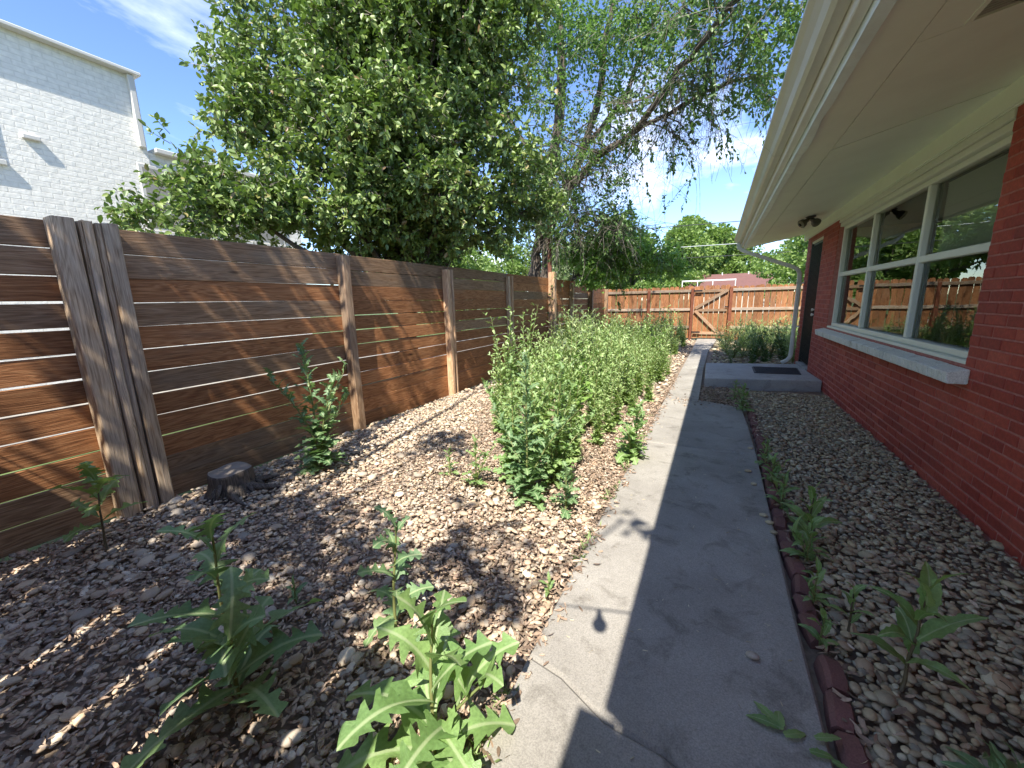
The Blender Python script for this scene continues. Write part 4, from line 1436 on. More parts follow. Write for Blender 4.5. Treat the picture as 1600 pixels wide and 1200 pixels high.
# the big open elm behind it, with dead twiggy limbs reaching right
g = np.random.default_rng(43)
elm = thing('elm_tree', 'tall elm with bare tangled twigs and a long limb reaching right', 'tree', (-4.05, 9.55, 0))
limbs = [
    ([(-4.25, 9.6, -.06), (-4.15, 9.55, 1.4), (-4.02, 9.5, 2.5), (-3.80, 9.5, 3.7), (-3.52, 9.5, 4.8), (-3.38, 9.5, 6.4), (-3.5, 9.5, 7.8), (-3.6, 9.6, 9.2)], [.30, .25, .22, .20, .18, .15, .12, .06]),
    ([(-3.95, 9.45, -.06), (-3.84, 9.45, 1.6), (-3.72, 9.42, 2.7), (-3.45, 9.4, 3.5), (-2.85, 9.35, 4.5), (-2.57, 9.3, 5.3), (-2.31, 9.2, 6.5), (-2.1, 9.0, 7.6)], [.20, .18, .17, .16, .14, .12, .09, .05]),
    ([(-3.5, 9.4, 3.45), (-2.9, 9.2, 3.95), (-2.34, 9.0, 4.3), (-1.53, 8.7, 4.55), (-.85, 8.2, 5.1), (-.28, 7.8, 5.45), (.3, 7.4, 5.75), (.8, 7.1, 6.1)], [.13, .12, .11, .10, .085, .07, .055, .035]),
    ([(-1.6, 8.72, 4.52), (-1.0, 8.8, 4.72), (-.45, 8.85, 4.95), (.25, 8.9, 5.05), (.9, 9.0, 5.0)], [.075, .065, .055, .04, .02]),
    ([(-2.8, 9.3, 4.6), (-2.0, 9.1, 5.2), (-1.5, 8.9, 6.0), (-1.0, 8.7, 7.0)], [.09, .08, .06, .03]),
    ([(-3.7, 9.5, 4.1), (-4.4, 9.3, 5.2), (-5.1, 9.2, 6.6), (-5.8, 9.3, 7.8)], [.11, .09, .07, .03]),
    ([(-3.45, 9.4, 3.0), (-2.8, 9.6, 3.2), (-2.2, 9.8, 2.9), (-1.8, 10.3, 2.5)], [.06, .05, .035, .015]),
]
mb = MB()
sites = []
for pts, rad in limbs:
    P3 = [np.array(q) for q in pts]
    dense, dr = [], []
    for i in range(len(P3) - 1):
        for k in range(4):
            tt = k / 4
            q = P3[i] * (1 - tt) + P3[i + 1] * tt
            if not (i == 0 and k == 0):
                q = q + g.normal(0, .022, 3)
            dense.append(q); dr.append((rad[i] * (1 - tt) + rad[i + 1] * tt) * g.uniform(.55, .68))
    dense.append(P3[-1]); dr.append(rad[-1])
    mb.tube(dense, dr, 9)
    sites += [(q, r_) for q, r_ in zip(dense, dr) if q[2] > 2.3]
part('trunk', mb, 'bark', elm, True)
# secondary branches then fine arching twigs
br, tips = MB(), []
tw_pts = []
for k in range(150):
    q, r_ = sites[g.integers(len(sites))]
    d = g.normal(size=3) * np.array([1, .8, .6]) + np.array([.25, -.1, .0]); d /= np.linalg.norm(d)
    ln = g.uniform(.5, 1.5)
    n = 7
    pts = [q]
    for i in range(n - 1):
        d = d + g.normal(0, .22, 3) + np.array([0, 0, -.05]); d /= np.linalg.norm(d)
        pts.append(pts[-1] + d * ln / (n - 1))
    br.tube(pts, list(np.linspace(min(.020, r_ * .35), .004, n)), 5, cap=False)
    tips += [(p_, d) for p_ in pts[2:]]
o = part('branches', br, 'bark', elm, True); o['kind'] = 'stuff'
segs0, segs1 = [], []
LP, LD = [], []
for k in range(4600):
    q, d0 = tips[g.integers(len(tips))]
    d = d0 * .3 + g.normal(0, .8, 3); d /= np.linalg.norm(d)
    ln = g.uniform(.2, .8) if g.uniform() < .8 else g.uniform(.8, 1.7)
    n = 7
    p_ = np.array(q)
    leafy = g.uniform() < (.36 if (p_[2] > 4.9 or p_[0] < -3.4) else .12)
    for i in range(n):
        d = d + np.array([0, 0, -.11]) + g.normal(0, .14, 3); d /= np.linalg.norm(d)
        p2 = p_ + d * ln / n
        segs0.append(p_); segs1.append(p2)
        if leafy and i > 1:
            for j in range(4):
                LP.append(p_ + (p2 - p_) * g.uniform() + g.normal(0, .012, 3)); LD.append(d + g.normal(0, .7, 3) + np.array([0, 0, -.3]))
        p_ = p2
o = link('twigs', twig_mesh('twigs', np.array(segs0), np.array(segs1), .0034, 'twig'), elm); o['kind'] = 'stuff'
EL = [(-2.91, 9.0, 6.52, 0.7, .5), (-1.56, 8.5, 6.11, 0.7, .5), (-0.47, 8.0, 5.6, 0.5, .6), (0.39, 7.8, 5.4, 0.5, .6), (0.48, 8.0, 4.54, 0.3, .6), (-0.12, 8.4, 4.45, 0.25, .6), (-3.46, 9.0, 5.6, 0.6, .6), (-2.24, 9.0, 5.68, 0.5, .6),
      (-1.58, 8.8, 5.44, 0.35, .6), (-0.82, 8.6, 3.84, 0.18, .9), (-2.06, 9.0, 3.57, 0.35, .7), (-2.41, 9.4, 3.13, 0.45, .9), (-3.17, 9.0, 2.87, 0.45, 1), (-4.26, 9.5, 7.13, 0.8, .7), (-5.23, 9.5, 7.78, 0.8, .7),
      (-6.3, 9.0, 7.2, 0.8, .6), (-7.2, 8.6, 6.6, .7, .6), (-8.0, 8.2, 6.0, .6, .5), (-7.9, 7.6, 5.2, .5, .4), (-4.4, 9.3, 4.4, .7, .6), (0.75, 7.5, 5.0, 0.3, .7)]
EL += [(-1.0, 8.3, 5.45, .40, .7), (-.2, 7.8, 5.95, .5, .7), (.4, 8.6, 5.15, .28, .8), (-2.9, 9.2, 4.9, .45, .7), (-2.0, 8.9, 5.1, .35, .7), (-3.5, 9.1, 4.2, .5, .8), (-3.0, 9.0, 3.6, .4, .8), (.1, 7.7, 5.2, .3, .7), (-1.3, 8.4, 5.9, .5, .7), (-1.9, 8.5, 4.35, .28, .6), (-.9, 7.9, 4.9, .28, .6), (-2.6, 8.7, 4.2, .35, .7), (.45, 7.2, 4.75, .25, .8), (-.5, 8.3, 4.3, .2, .7), (-2.3, 9.0, 6.3, .6, .7), (-3.2, 9.0, 7.2, .7, .7)]
P_, D_, A0, A1 = sprigs(EL, 120, g, 10, .22, .075, .1, .2)
P_ = np.concatenate([P_, np.array(LP)]); D_ = np.concatenate([D_, np.array(LD)])
link('crown', leaves_mesh('crown', P_, D_, g.uniform(.045, .085, len(P_)), 'elm_leaf', g, .8), elm)

# young bright shoots leaning over the back end of the fence
g = np.random.default_rng(44)
shoot = thing('sapling', 'bright green sapling leaning over the far end of the slat fence', 'sapling', (-3.7, 10.9, 0))
YL = [(-1.95, 10.2, 2.55, .45), (-2.45, 10.0, 2.75, .4), (-2.74, 9.9, 1.95, .38), (-1.55, 10.8, 2.35, .45), (-2.3, 10.6, 2.2, .45), (-2.9, 10.6, 2.4, .45), (-1.1, 10.9, 2.30, .3), (-3.3, 10.8, 2.6, .5), (-2.05, 10.1, 3.2, .3, .7), (-.85, 10.9, 2.0, .2)]
P_, D_, A0, A1 = sprigs(YL, 210, g, 9, .2, .09, .15, .3)
link('crown', leaves_mesh('crown', P_, D_, g.uniform(.06, .12, len(P_)), 'spray_leaf', g, .8), shoot)
mb = MB()
for (x, y, z, r, *w_) in YL:
    mb.tube(wander((-3.7, 10.9, -.06), (-3.55, 10.85, 1.9), 4, .02, g), [.05, .045, .04, .035], 6)
    mb.tube(wander((-3.55, 10.85, 1.9), (x, y, z), 7, .05, g), list(np.linspace(.028, .006, 7)), 5)
part('trunk', mb, 'bark', shoot, True)


def crown_mesh(name, seed, h, w_, n_lobes, mat, lsize, dens):
    g = np.random.default_rng(seed)
    lobes = []
    for k in range(n_lobes):
        a = g.uniform(0, 6.28); zz2 = g.uniform(.22, 1.0)
        rr_ = w_ * g.uniform(.15, 1) * math.sin(math.pi * (.12 + .80 * zz2)) ** .7
        lobes.append((rr_ * math.cos(a), rr_ * math.sin(a), h * zz2 * .93, g.uniform(.16, .30) * w_ * 1.1))
    P, D = [], []
    for x, y, z, r in lobes:
        n = int(dens * r * r)
        u = g.normal(size=(n, 3)); u /= np.linalg.norm(u, axis=1)[:, None]
        P.append(np.array([x, y, z]) + u * (r * g.uniform(.45, 1.1, n) ** .6)[:, None]); D.append(u + g.normal(0, .6, (n, 3)))
    P, D = np.concatenate(P), np.concatenate(D)
    me = leaves_mesh(name, P, D, g.uniform(.7, 1.3, len(P)) * lsize, mat, g, .9, leaf_shape(.75, .2, .2)[0])
    mb = MB()
    mb.tube(wander((0, 0, -.3), (0, 0, h * .35), 5, .06, g), list(np.linspace(.03 * h, .022 * h, 5)), 8)
    for x, y, z, r in lobes[::2]:
        mb.tube(wander((0, 0, h * .33), (x, y, z), 6, .12, g), list(np.linspace(.014 * h, .004 * h, 6)), 5)
    return me, mb.mesh('trunk', 'bark', True)


KIND = [crown_mesh('crown', 51, 6.2, 3.0, 26, 'far_leaf', .20, 700), crown_mesh('crown', 52, 5.6, 2.8, 24, 'far_leaf', .18, 750),
        crown_mesh('crown', 53, 5.2, 2.5, 22, 'far_leaf_pale', .15, 800), crown_mesh('crown', 54, 4.6, 2.4, 20, 'far_leaf', .14, 900)]
far_trees = [
    (-15.0, 30, 0, 1.0, 'leafy tree seen between elm trunk and fence'), (-9.8, 27, 2, 1.05, 'pale grey green tree behind the rusty pole'),
    (-8.6, 34, 0, 1.12, 'round green tree in the row behind the back fence, left of all'), (-6.0, 33, 1, 1.0, 'green tree in the row behind the back fence, left of the tallest'),
    (-2.0, 52, 0, 1.62, 'tallest tree standing over the red roof'), (2.6, 54, 1, 1.45, 'light green tree just behind the red roof ridge'),
    (8.0, 50, 0, 1.3, 'green tree behind the right end of the red roof'), (4.0, 22.5, 3, 1.0, 'leafy tree framed between downspout and eave corner'),
    (-4.4, 44, 1, 1.45, 'green tree filling the gap left of the tallest tree'), (-9.5, 46, 0, 1.5, 'tall green tree farthest left in the back row'), (.3, 60, 1, 1.75, 'distant green tree directly above the middle of the red roof'), (6.2, 36, 3, 1.25, 'green tree seen over the right end of the red roof'),
    (8.0, 30, 1, 1.1, 'green tree behind the brick house corner'), (-13.0, 18, 3, 1.15, 'bushy tree behind the glossy tree, low over the slat fence'),
    (-9.5, 14, 3, .85, 'small bushy tree beside the white building'), (-20, 24, 1, 1.2, 'green tree beyond the white building'),
]
for i, (x, y, k, s, lab) in enumerate(far_trees):
    r_ = thing('tree', lab, 'tree', (x, y, -.06), 'trees beyond the fences')
    a = link('crown', KIND[k][0], r_, (0, 0, 0)); b = link('trunk', KIND[k][1], r_, (0, 0, 0))
    r_.rotation_euler = (0, 0, 1.3 * i); r_.scale = (s, s, s)

# the tree behind the camera whose crown dapples the yard
g = np.random.default_rng(47)
shade = thing('shade_tree', 'leafy shade tree standing near the yard entrance', 'tree', (-1.5, -4.2, 0))
LT = np.array([LIGHT.x, LIGHT.y, LIGHT.z]) / -LIGHT.z
TL = []
for (tx, ty, tz, h, r, d) in [(-3.0, 1.3, 0, 4.6, .5, 1.2), (-2.3, 1.35, 0, 4.9, .45, 1.2), (-1.6, 1.2, 0, 4.4, .36, 1), (-1.2, 1.75, 0, 5.1, .22, .8), (-3.4, 1.8, .6, 4.8, .6, 1), (-3.4, 2.3, 1.4, 5.2, .42, 1), (-3.4, 3.5, 1.2, 5.4, .25, .9),
                              (-2.3, 3.0, 0, 5.9, .30, .8), (-.42, 2.27, 0, 5.3, .13, .8), (-3.4, 4.5, 1.4, 6.0, .3, .9), 
                              (-3.4, 6.4, 1.1, 6.6, .35, .8), (-.9, 1.45, 0, 4.7, .2, .7)]:
    c = np.array([tx, ty, tz]) - LT * (h - tz)
    TL.append((c[0], c[1], c[2], r, d))
P_, D_, A0, A1 = sprigs(TL, 130, g, 8, .2, .09, .05, .3)
link('crown', leaves_mesh('crown', P_, D_, g.uniform(.07, .12, len(P_)), 'elm_leaf', g, .8), shade)
mb = MB()
mb.tube(wander((-1.5, -4.2, -.06), (-1.4, -4.0, 3.0), 6, .04, g), list(np.linspace(.2, .13, 6)), 10)
for (x, y, z, r, d) in TL:
    mb.tube(wander((-1.4, -4.0, 3.0), (x, y, z), 7, .08, g), list(np.linspace(.06, .01, 7)), 6)
part('trunk', mb, 'bark', shade, True)

# ------------------------------------------------------------------ weeds
def lettuce_leaf(L, W, n_lobe, seed, rise=.35, droop=.8, twist=0.0, lobed=1.0):
    """one prickly lettuce blade along +x: deep back-pointing lobes, folded along a pale rib"""
    g = random.Random(seed)
    nr = 30
    sides = []
    for sd in (0, 1):
        lob = []
        for k in range(n_lobe):
            c = .20 + .62 * (k + .5 + g.uniform(-.22, .22)) / n_lobe
            lob.append((c, g.uniform(.75, 1.15), .62 / n_lobe * g.uniform(.34, .46)))
        sides.append(lob)

    def width(t_, lob):
        env = math.sin(math.pi * min(1.0, .10 + .90 * t_) ** .80) ** .75 if t_ < 1 else 0
        w_, bk = .0, 0.0
        for c, a_, hw in lob:
            d = (t_ - c) / hw
            q = max(0.0, 1 - abs(d) ** 1.6 * (1.0 if d > 0 else .8))
            if q * a_ > w_:
                w_ = q * a_
        ter = max(0.0, 1 - abs((t_ - .88) / .12)) * .62
        base = (.30 if t_ > .1 else .16) * (1 - .35 * t_)
        lobw = base + (1 - base) * w_ if lobed > .5 else base + (1 - base) * (.80 + .2 * w_)
        return max(env * lobw, ter * (1 if lobed > .5 else 0)), base * env, w_
    v, f, uv = [], [], []
    rows = range(nr)
    wob = g.uniform(0, 6)
    for i in rows:
        t_ = i / (nr - 1)
        x = L * t_ * (1 - .10 * droop * t_)
        z = L * (rise * t_ - .5 * droop * t_ * t_)
        side_y = .05 * L * math.sin(2.2 * t_ + wob)
        for sd in (1, .5, 0, -.5, -1):
            wo, wi, lf = width(t_, sides[0 if sd > 0 else 1])
            if t_ >= .999:
                wo = wi = 0
            jag = 1 + .10 * math.sin(37 * t_ + 5 * sd + seed) * (abs(sd) == 1)
            ww = (wo * jag if abs(sd) == 1 else min(wi, wo) * .8) * W if sd else 0
            yv = math.copysign(ww, sd) if sd else 0.0
            back = -.10 * lobed * L * lf * (ww / W) if abs(sd) == 1 else 0
            v.append((x + back, side_y + yv * math.cos(twist * t_), z + abs(yv) * .22 + .16 * W * math.sin(11 * t_ + 2 * sd + seed) * (ww / W) + yv * math.sin(twist * t_)))
            uv.append((yv / max(W, 1e-6), t_))
    rows = list(rows)
    n = len(rows)
    for i in range(n - 1):
        for k in range(4):
            f.append((i * 5 + k, i * 5 + k + 1, (i + 1) * 5 + k + 1, (i + 1) * 5 + k))
    return v, f, uv


def leaf_obj_mesh(args, mat):
    v, f, uv = lettuce_leaf(*args[0], **args[1])
    me = bpy.data.meshes.new('leaf')
    me.from_pydata(v, [], f)
    me.materials.append(MATS[mat])
    lay = me.uv_layers.new(name='UVMap')
    li = np.zeros(len(me.loops), dtype=np.int32); me.loops.foreach_get('vertex_index', li)
    lay.data.foreach_set('uv', np.array(uv, dtype=np.float32)[li].ravel())
    me.polygons.foreach_set('use_smooth', [True] * len(me.polygons))
    me.update()
    return me


LV = {}
for mat in ('weed_leaf', 'weed_leaf_blue'):
    LV[mat, 'big'] = [leaf_obj_mesh(((1.0, .26 + .03 * (k % 3), 3 + (k % 2), 100 + k), dict(rise=.45, droop=.75 + .12 * k, twist=(-.5, .4, .2, -.3, .6)[k % 5])), mat) for k in range(6)]
    LV[mat, 'mid'] = [leaf_obj_mesh(((1.0, .24 + .02 * (k % 3), 3, 130 + k), dict(rise=.5, droop=.7 + .15 * k, twist=(-.5, .4, .2, -.3, .6)[k % 5])), mat) for k in range(4)]
    LV[mat, 'plain'] = [leaf_obj_mesh(((1.0, .15 + .02 * (k % 3), 3, 160 + k), dict(rise=.55, droop=.9 + .12 * k, twist=(-.3, .3, .1, -.2)[k % 4], lobed=.22)), mat) for k in range(4)]


def weed(label, x, y, h, n, leaf0, leaf1, mat='weed_leaf', style='big', seed=0, stems=1, lean=(0, 0), low=0.03, name='prickly_lettuce', flat=0.0, stem_mat='stem'):
    g = random.Random(seed + 500)
    r_ = thing(name, label, 'weed', (x, y, .0))
    for s in range(stems):
        a0 = g.uniform(0, 6.28)
        hx = h * (1 if s == 0 else g.uniform(.55, .85))
        sp = 0 if s == 0 else .35 * h
        ex, ey = lean[0] + sp * math.cos(a0), lean[1] + sp * math.sin(a0)
        cp = lambda t_: Vector((ex * t_ * t_, ey * t_ * t_, hx * t_))
        mb = MB(); mb.tube([cp(k / 8) + Vector((g.uniform(-.003, .003), g.uniform(-.003, .003), 0)) for k in range(9)], [(.0075 - .0005 * k) * min(1.0, .5 + h) for k in range(9)], 7)
        link('stem', mb.mesh('stem', stem_mat, True), r_, (0, 0, 0))
        ph = g.uniform(0, 6.28)
        nn = n if s == 0 else int(n * .65)
        for k in range(nn):
            t_ = low + (1 - low) * (k / max(1, nn - 1)) ** 1.0 * .98
            ln = leaf0 + (leaf1 - leaf0) * t_ ** .8
            ln *= g.uniform(.8, 1.15)
            me = g.choice(LV[mat, style])
            o = bpy.data.objects.new('leaf', me)
            COL.objects.link(o)
            o.parent = r_
            ph += 2.4 + g.uniform(-.25, .25)
            pitch = -(.10 + .95 * t_ ** 1.6) + g.uniform(-.15, .15) + flat
            o.location = cp(t_)
            o.rotation_euler = (g.uniform(-.25, .25), pitch, ph)
            o.scale = (ln, ln, ln)
    return r_


W_ = weed
W_('large jagged lettuce weed, sunlit in the bottom foreground beside the path', -.66, .74, .44, 12, .35, .20, seed=1, stems=2, lean=(.0, .03))
W_('jagged lettuce weed in striped shade at the bottom left', -1.40, .60, .60, 14, .34, .20, 'weed_leaf_blue', seed=2, stems=2, lean=(-.02, .02))
W_('slender jagged weed standing behind the large foreground lettuce weed', -1.08, 1.04, .48, 13, .20, .12, 'weed_leaf_blue', 'big', seed=3, lean=(.02, .03))
W_('small shaded lettuce weed against the slat fence left of the wide post', -3.0, .80, .40, 9, .26, .20, 'weed_leaf', 'big', seed=4, lean=(-.04, .04), low=.35, stem_mat='dark_stem')
W_('tall branching weed in front of the slat fence, beside the stump', -2.84, 2.10, 1.0, 34, .24, .12, 'weed_leaf_blue', 'mid', seed=5, stems=5, lean=(-.16, .06))
W_('tall leafy weed at the near end of the thicket', -1.06, 2.30, .98, 46, .20, .09, 'weed_leaf_blue', 'mid', seed=6, stems=4, lean=(-.02, .05))
W_('bushy leafy weed close behind the tall near one, toward the fence', -1.28, 2.55, .90, 40, .19, .08, 'weed_leaf', 'mid', seed=31, stems=5, lean=(-.03, .04))
W_('bushy leafy weed close behind the tall near one, toward the path', -.98, 2.62, .86, 38, .19, .08, 'weed_leaf', 'mid', seed=32, stems=5, lean=(.04, .04))
W_('leafy weed spilling over the red edging beside the smooth leaved one', .50, 2.28, .20, 10, .15, .10, 'weed_leaf', 'plain', seed=33, stems=2, name='broadleaf_weed')
W_('low weed on the red edging opposite the nearest broad leaved weed', .45, 1.70, .13, 8, .10, .07, 'weed_leaf', 'plain', seed=34, stems=1, name='broadleaf_weed')
W_('small leafy weed on the edging in front of the midway weed', .44, 3.2, .20, 12, .13, .08, 'weed_leaf', 'plain', seed=35, stems=2, name='broadleaf_weed')
W_('low jagged weed just right of the thicket near end', -.78, 2.28, .26, 14, .16, .10, 'weed_leaf_blue', 'mid', seed=7, stems=2)
W_('small upright weed just left of the thicket near end', -1.50, 2.36, .34, 14, .14, .08, 'weed_leaf', 'mid', seed=8, stems=2)
W_('thin low weed on the gravel left of the upright one', -1.78, 2.42, .20, 10, .12, .07, 'weed_leaf', 'mid', seed=9, stems=1)
W_('broad leaved weed leaning over the sunlit path edge', -.56, 3.30, .46, 22, .22, .12, 'weed_leaf', 'big', seed=10, stems=3, lean=(.06, .0))
W_('tiny seedling beside the sunlit path joint', -.60, 1.52, .07, 6, .07, .05, 'weed_leaf', 'plain', seed=11, name='seedling')
W_('tiny seedling between the foreground weeds, at the left', -1.62, .98, .10, 7, .08, .06, 'weed_leaf_blue', 'plain', seed=12, name='seedling')
W_('broad smooth leaved weed in the grey gravel, nearest to the camera', .66, 1.60, .36, 10, .26, .16, 'weed_leaf', 'plain', seed=13, lean=(.03, .04), name='broadleaf_weed', stem_mat='dark_stem', low=.25)
W_('smooth leaved weed by the red edging, second from the camera', .52, 2.46, .28, 11, .20, .13, 'weed_leaf', 'plain', seed=14, lean=(.02, .03), name='broadleaf_weed', stem_mat='dark_stem', low=.2)
W_('low weed sprouting between the red edging blocks', .47, 1.95, .17, 9, .10, .07, 'weed_leaf', 'plain', seed=15, stems=2, name='broadleaf_weed')
W_('leafy weed over the red edging, third from the camera', .46, 2.85, .22, 12, .12, .08, 'weed_leaf', 'plain', seed=16, stems=2, name='broadleaf_weed')
W_('weed by the edging midway to the landing', .44, 3.6, .20, 12, .11, .07, 'weed_leaf', 'mid', seed=17, stems=2)
W_('bushy weed at the far end of the red edging', .36, 5.3, .32, 18, .13, .08, 'weed_leaf', 'mid', seed=18, stems=3)
W_('small weed in front of the concrete landing', .30, 5.9, .24, 12, .12, .07, 'weed_leaf', 'mid', seed=19, stems=2)
W_('low dark weed in the grey gravel at the bottom right', .78, 1.30, .12, 9, .16, .10, 'weed_leaf_blue', 'plain', seed=20, stems=2, flat=.15, name='broadleaf_weed')
W_('short weed beside the edging, just ahead of the nearest broad leaved weed', .56, 1.82, .18, 7, .11, .08, 'weed_leaf', 'plain', seed=21, name='broadleaf_weed', stem_mat='dark_stem', low=.3)

# pulled sprig lying on the path
sp = thing('fallen_sprig', 'green leaf sprig lying on the shaded path beside the edging', 'leaf', (.26, 1.235, .034))
for k, (dx, dy, a, ln) in enumerate([(0, 0, 2.2, .11), (0, 0, 2.9, .10), (.005, 0, 1.5, .09), (.01, -.01, .6, .09), (.09, .02, .4, .09), (.07, -.03, .1, .07), (.12, -.04, -.3, .06)]):
    o = bpy.data.objects.new('leaf', LV['weed_leaf', 'plain'][k % 4]); COL.objects.link(o); o.parent = sp
    o.location = (dx, dy, .008); o.rotation_euler = (random.uniform(-.3, .3), .16, a); o.scale = (ln, ln, ln * .5)


# thicket: whole plants sharing a few meshes
def thicket_mesh(seed, h, stems, per, l0, l1, mat, wd=.30, spread=.22):
    g = np.random.default_rng(seed)
    xs = np.array([0, .22, .40, .62, .80, 1.0]); ws = np.array([.08, .5, .26, .55, .24, .0]) * wd * 2
    sh = []
    for c in (.3, .7):
        z = .35 * xs - c * xs ** 2 * .6
        sh.append(np.concatenate([np.stack([xs - .05 * (ws > .4), ws * .5, z + .25 * ws * .5], 1), np.stack([xs, xs * 0, z], 1), np.stack([xs - .05 * (ws > .4), -ws * .5, z + .25 * ws * .5], 1)]))
    fc = np.array([[r_ * 6 + i, r_ * 6 + i + 1, (r_ + 1) * 6 + i + 1, (r_ + 1) * 6 + i] for r_ in (0, 1) for i in range(5)])
    pos, dirs, sz = [], [], []
    mb = MB()
    for s in range(stems):
        a = g.uniform(0, 6.28); hx = h * g.choice([g.uniform(.45, .75), g.uniform(.75, 1.0)])
        e = np.array([math.cos(a), math.sin(a), 0]) * spread * g.uniform(.2, 1.2)
        f0 = lambda t_: e * (t_ ** 1.4) + np.array([0, 0, hx * t_])
        mb.tube([f0(t_) for t_ in np.linspace(0, 1, 6)], list(np.linspace(.006, .002, 6)), 4, mi=1, cap=False)
        ph = g.uniform(0, 6.28)
        for k in range(per):
            t_ = .06 + .94 * (k / per)
            ph += 2.4 + g.normal(0, .3)
            up = .15 + 1.0 * t_ ** 1.5
            pos.append(f0(t_)); dirs.append([math.cos(ph), math.sin(ph), up + g.normal(0, .25)]); sz.append((l0 + (l1 - l0) * t_) * g.uniform(.7, 1.2))
            if g.uniform() < .5:      # side shoot
                q = f0(t_) + np.array([math.cos(ph), math.sin(ph), .4]) * .06 * g.uniform(.5, 1.4)
                for _ in range(3):
                    b = ph + g.normal(0, .9)
                    pos.append(q); dirs.append([math.cos(b), math.sin(b), g.uniform(.1, 1.1)]); sz.append(l1 * g.uniform(.7, 1.3))
    pos, dirs, sz = np.array(pos), np.array(dirs), np.array(sz)
    M = frames(dirs, g.normal(0, .5, len(pos))) * sz[:, None, None]
    v, f = instance_merge(sh, fc, g.integers(0, 2, len(pos)), M, pos)
    tv, tf = np.array([tuple(q) for q in mb.v]), np.array(mb.f)
    return mesh_np('weed', np.concatenate([v, tv]), np.concatenate([f, tf + len(v)]), [mat, 'stem'], False, np.concatenate([np.zeros(len(f)), np.ones(len(tf))]))


TK = [thicket_mesh(200 + k, (1.0, 1.05, .9, .95, 1.1, .85)[k], 6, 32, .140, .040, 'thicket_leaf', .36, .16) for k in range(6)]
DK = [thicket_mesh(220 + k, .8, 6, 24, .11, .05, 'dark_weed_leaf', .34) for k in range(2)]
TB = [thicket_mesh(240 + k, (1.0, .9, .8)[k], 5, 26, .15, .05, ('far_leaf_pale', 'elm_leaf', 'spray_leaf')[k], .34, .17) for k in range(3)]
GK = [thicket_mesh(230 + k, .62, 9, 18, .14, .07, 'thicket_leaf', .10, .30) for k in range(3)]
rt = random.Random(77)


def plant(me, x, y, s, label, group, name='weed_plant'):
    o = link(name, me)
    o.location = (x, y, -.02)
    o.rotation_euler = (rt.gauss(0, .09), rt.gauss(0, .09), rt.uniform(0, 6.28))
    o.scale = (s * rt.uniform(.9, 1.15), s * rt.uniform(.9, 1.15), s)
    tag(o, label, 'weed', group)


y = 2.75
cnt = 0
while y < 14.3:
    dep = .215 + .018 * y
    xl = -1.35 - .95 * min(1, max(0, (y - 2.7) / 1.5)) if y < 6 else -2.45 - .7 * min(1, (y - 6) / 3)
    xr_ = -.95 if y < 3.0 else (-.86 if y < 4.6 else -.66)
    x = xl + rt.uniform(0, .15)
    while x < xr_:
        s = rt.choice([rt.uniform(.62, .90), rt.uniform(.92, 1.28)]) * (1.0 if y > 3.2 else .92) * (.72 if x > xr_ - .25 else 1.0)
        if y > 9:
            s *= .92
        if cnt < 290:
            plant((rt.choice(TK) if rt.random() < .90 else rt.choice(TB)) if not (y > 12.2 and rt.random() < .35) else rt.choice(DK), x, y + rt.uniform(-.1, .1), s, 'tall pale green weed in the dense thicket between fence and path', 'thicket weeds between fence and path')
            cnt += 1
        x += dep * rt.uniform(.85, 1.35)
    y += dep * .8
for k in range(46):
    x, y = rt.uniform(.12, 2.6), rt.uniform(9.3, 14.2)
    plant(rt.choice(GK), x, y, rt.uniform(.9, 1.5), 'feathery pale weed in the patch between landing and back fence', 'feathery weeds behind the landing')
for k, (x, y, s) in enumerate([(.72, 9.3, .85), (1.0, 9.6, 1.0), (.8, 9.9, 1.0), (1.35, 10.0, 1.1), (1.15, 10.5, .8), (.35, 9.1, .40)]):
    plant(DK[k % 2], x, y, s, 'dark green bushy weed just behind the landing', 'dark weeds behind the landing', 'dark_weed')

# dry grass fringe along the path edge: uncountable
g = np.random.default_rng(61)
n = 800
P_ = np.column_stack([g.normal(-.545, .02, n), g.uniform(.5, 6.5, n), np.full(n, .01)])
cl = smooth_noise(P_[:, :2], 9, 4.0) > .5
P_ = P_[cl]
D_ = g.normal(0, .5, (len(P_), 3)) + np.array([0, 0, .9])
o = link('grass', leaves_mesh('grass', P_, D_, g.uniform(.025, .06, len(P_)), 'thicket_leaf', g, .8, leaf_shape(.12, .05, .5)[0]))
tag(o, 'thin grass tufts along the left edge of the path', 'grass', kind='stuff')

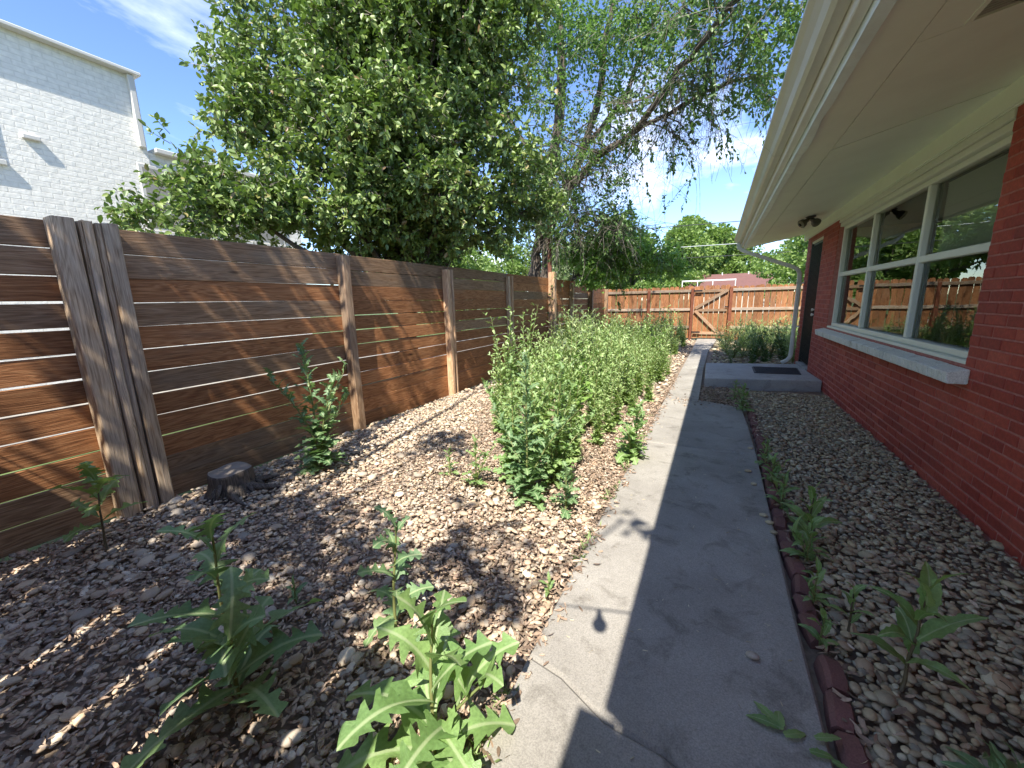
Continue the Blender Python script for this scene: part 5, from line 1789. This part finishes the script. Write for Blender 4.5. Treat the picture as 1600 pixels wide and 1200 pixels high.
# ------------------------------------------------------------------ neighbours
bld = thing('white_building', 'two storey white painted brick building behind the fence', 'building', (-9.0, 2.0, 0))
boxpart('wall', (-16, -6, -.1), (-9.0, 4.05, 5.16), 'white_brick', bld, 0)
boxpart('wing', (-15.5, 4.052, -.1), (-9.02, 6.85, 4.02), 'white_brick', bld, 0)
boxpart('parapet_cap', (-16.1, -6.1, 5.162), (-8.87, 4.10, 5.215), 'building_cap', bld, .01)
boxpart('parapet_cap', (-15.6, 4.135, 4.022), (-8.9, 6.95, 4.10), 'building_cap', bld, .01)
dsb = MB(); dsb.box((-8.998, 3.93, 4.06), (-8.92, 4.01, 5.16), .008)
part('downspout', dsb, 'building_cap', bld)
for (a, b, c, d) in ((3.86, 4.9, 2.72, 3.80), (.9, 2.30, 3.42, 4.2), (5.2, 6.4, 2.72, 3.6)):
    mb = MB()
    mb.box((-9.0 + .002, a, c), (-8.975, b, d), .006)
    wn = part('window', mb, 'building_cap', bld)
    mb = MB(); mb.box((-8.974, a + .05, c + .05), (-8.97, b - .05, d - .05))
    sub(wn, 'pane', mb, 'bulb_glass')
    mb = MB(); mb.box((-8.998, a - .05, c - .07), (-8.945, b + .05, c - .004), .006)
    sub(wn, 'sill', mb, 'building_cap')
mb = MB(); mb.box((-8.998, 2.56, 3.77), (-8.94, 2.74, 3.83), .008)
wl = link('wall_light', mb.mesh('wall_light', 'building_cap'))
mbl = tag(wl, 'small white box light on the white building wall', 'lamp')

fh = thing('red_roof_house', 'low house with reddish shingle roof beyond the back fence', 'house', (1.5, 42, 0))
boxpart('wall', (-1.9, 40.4, -.06), (5.0, 46, 2.20), 'far_wall', fh, 0)
mb = MB()
v = [(-2.6, 39.9, 2.12), (5.6, 39.9, 2.12), (5.6, 46.5, 2.12), (-2.6, 46.5, 2.12), (-1.6, 43.2, 3.45), (4.3, 43.2, 3.45)]
mb.add(v, [(0, 1, 5, 4), (2, 3, 4, 5), (1, 2, 5), (3, 0, 4), (3, 2, 1, 0)])
rfp = part('roof', mb, 'far_roof', fh)
for x in (.3, 2.4):
    mb = MB(); mb.tube([(x, 43.0, 3.3), (x, 43.0, 3.58)], .05, 8)
    sub(rfp, 'vent_pipe', mb, 'white_metal')
pf = thing('patio_frame', 'thin white metal patio frame in front of the red roof', 'frame', (-.4, 25, 0))
for lo, hi in (((-1.80, 24.97, 2.22), (.86, 25.03, 2.29)),):
    boxpart('beam', lo, hi, 'white_metal', pf, .004)
for x in (-1.78, -1.0, -.25, .83):
    boxpart('post', (x - .02, 24.97, -.06), (x + .02, 25.03, 2.218), 'white_metal', pf, .003)
for i, (z0, z1, y, r_, mat, lab) in enumerate([(6.35, 5.55, 30, .024, 'wire_black', 'highest dark overhead utility wire beyond the back fence'), (4.85, 4.40, 30, .022, 'wire_pale', 'thick pale overhead utility wire below the highest one'), (4.1, 3.75, 30, .020, 'wire_black', 'lowest thin overhead utility wire, close above the treetops')]):
    pts = [(-30 + 60 * k / 24, y, z0 + (z1 - z0) * (k / 24) + .9 * ((k / 12 - 1) ** 2)) for k in range(25)]
    mb = MB(); mb.tube(pts, r_, 6)
    tag(link('utility_wire', mb.mesh('utility_wire', mat, True)), lab, 'wire')
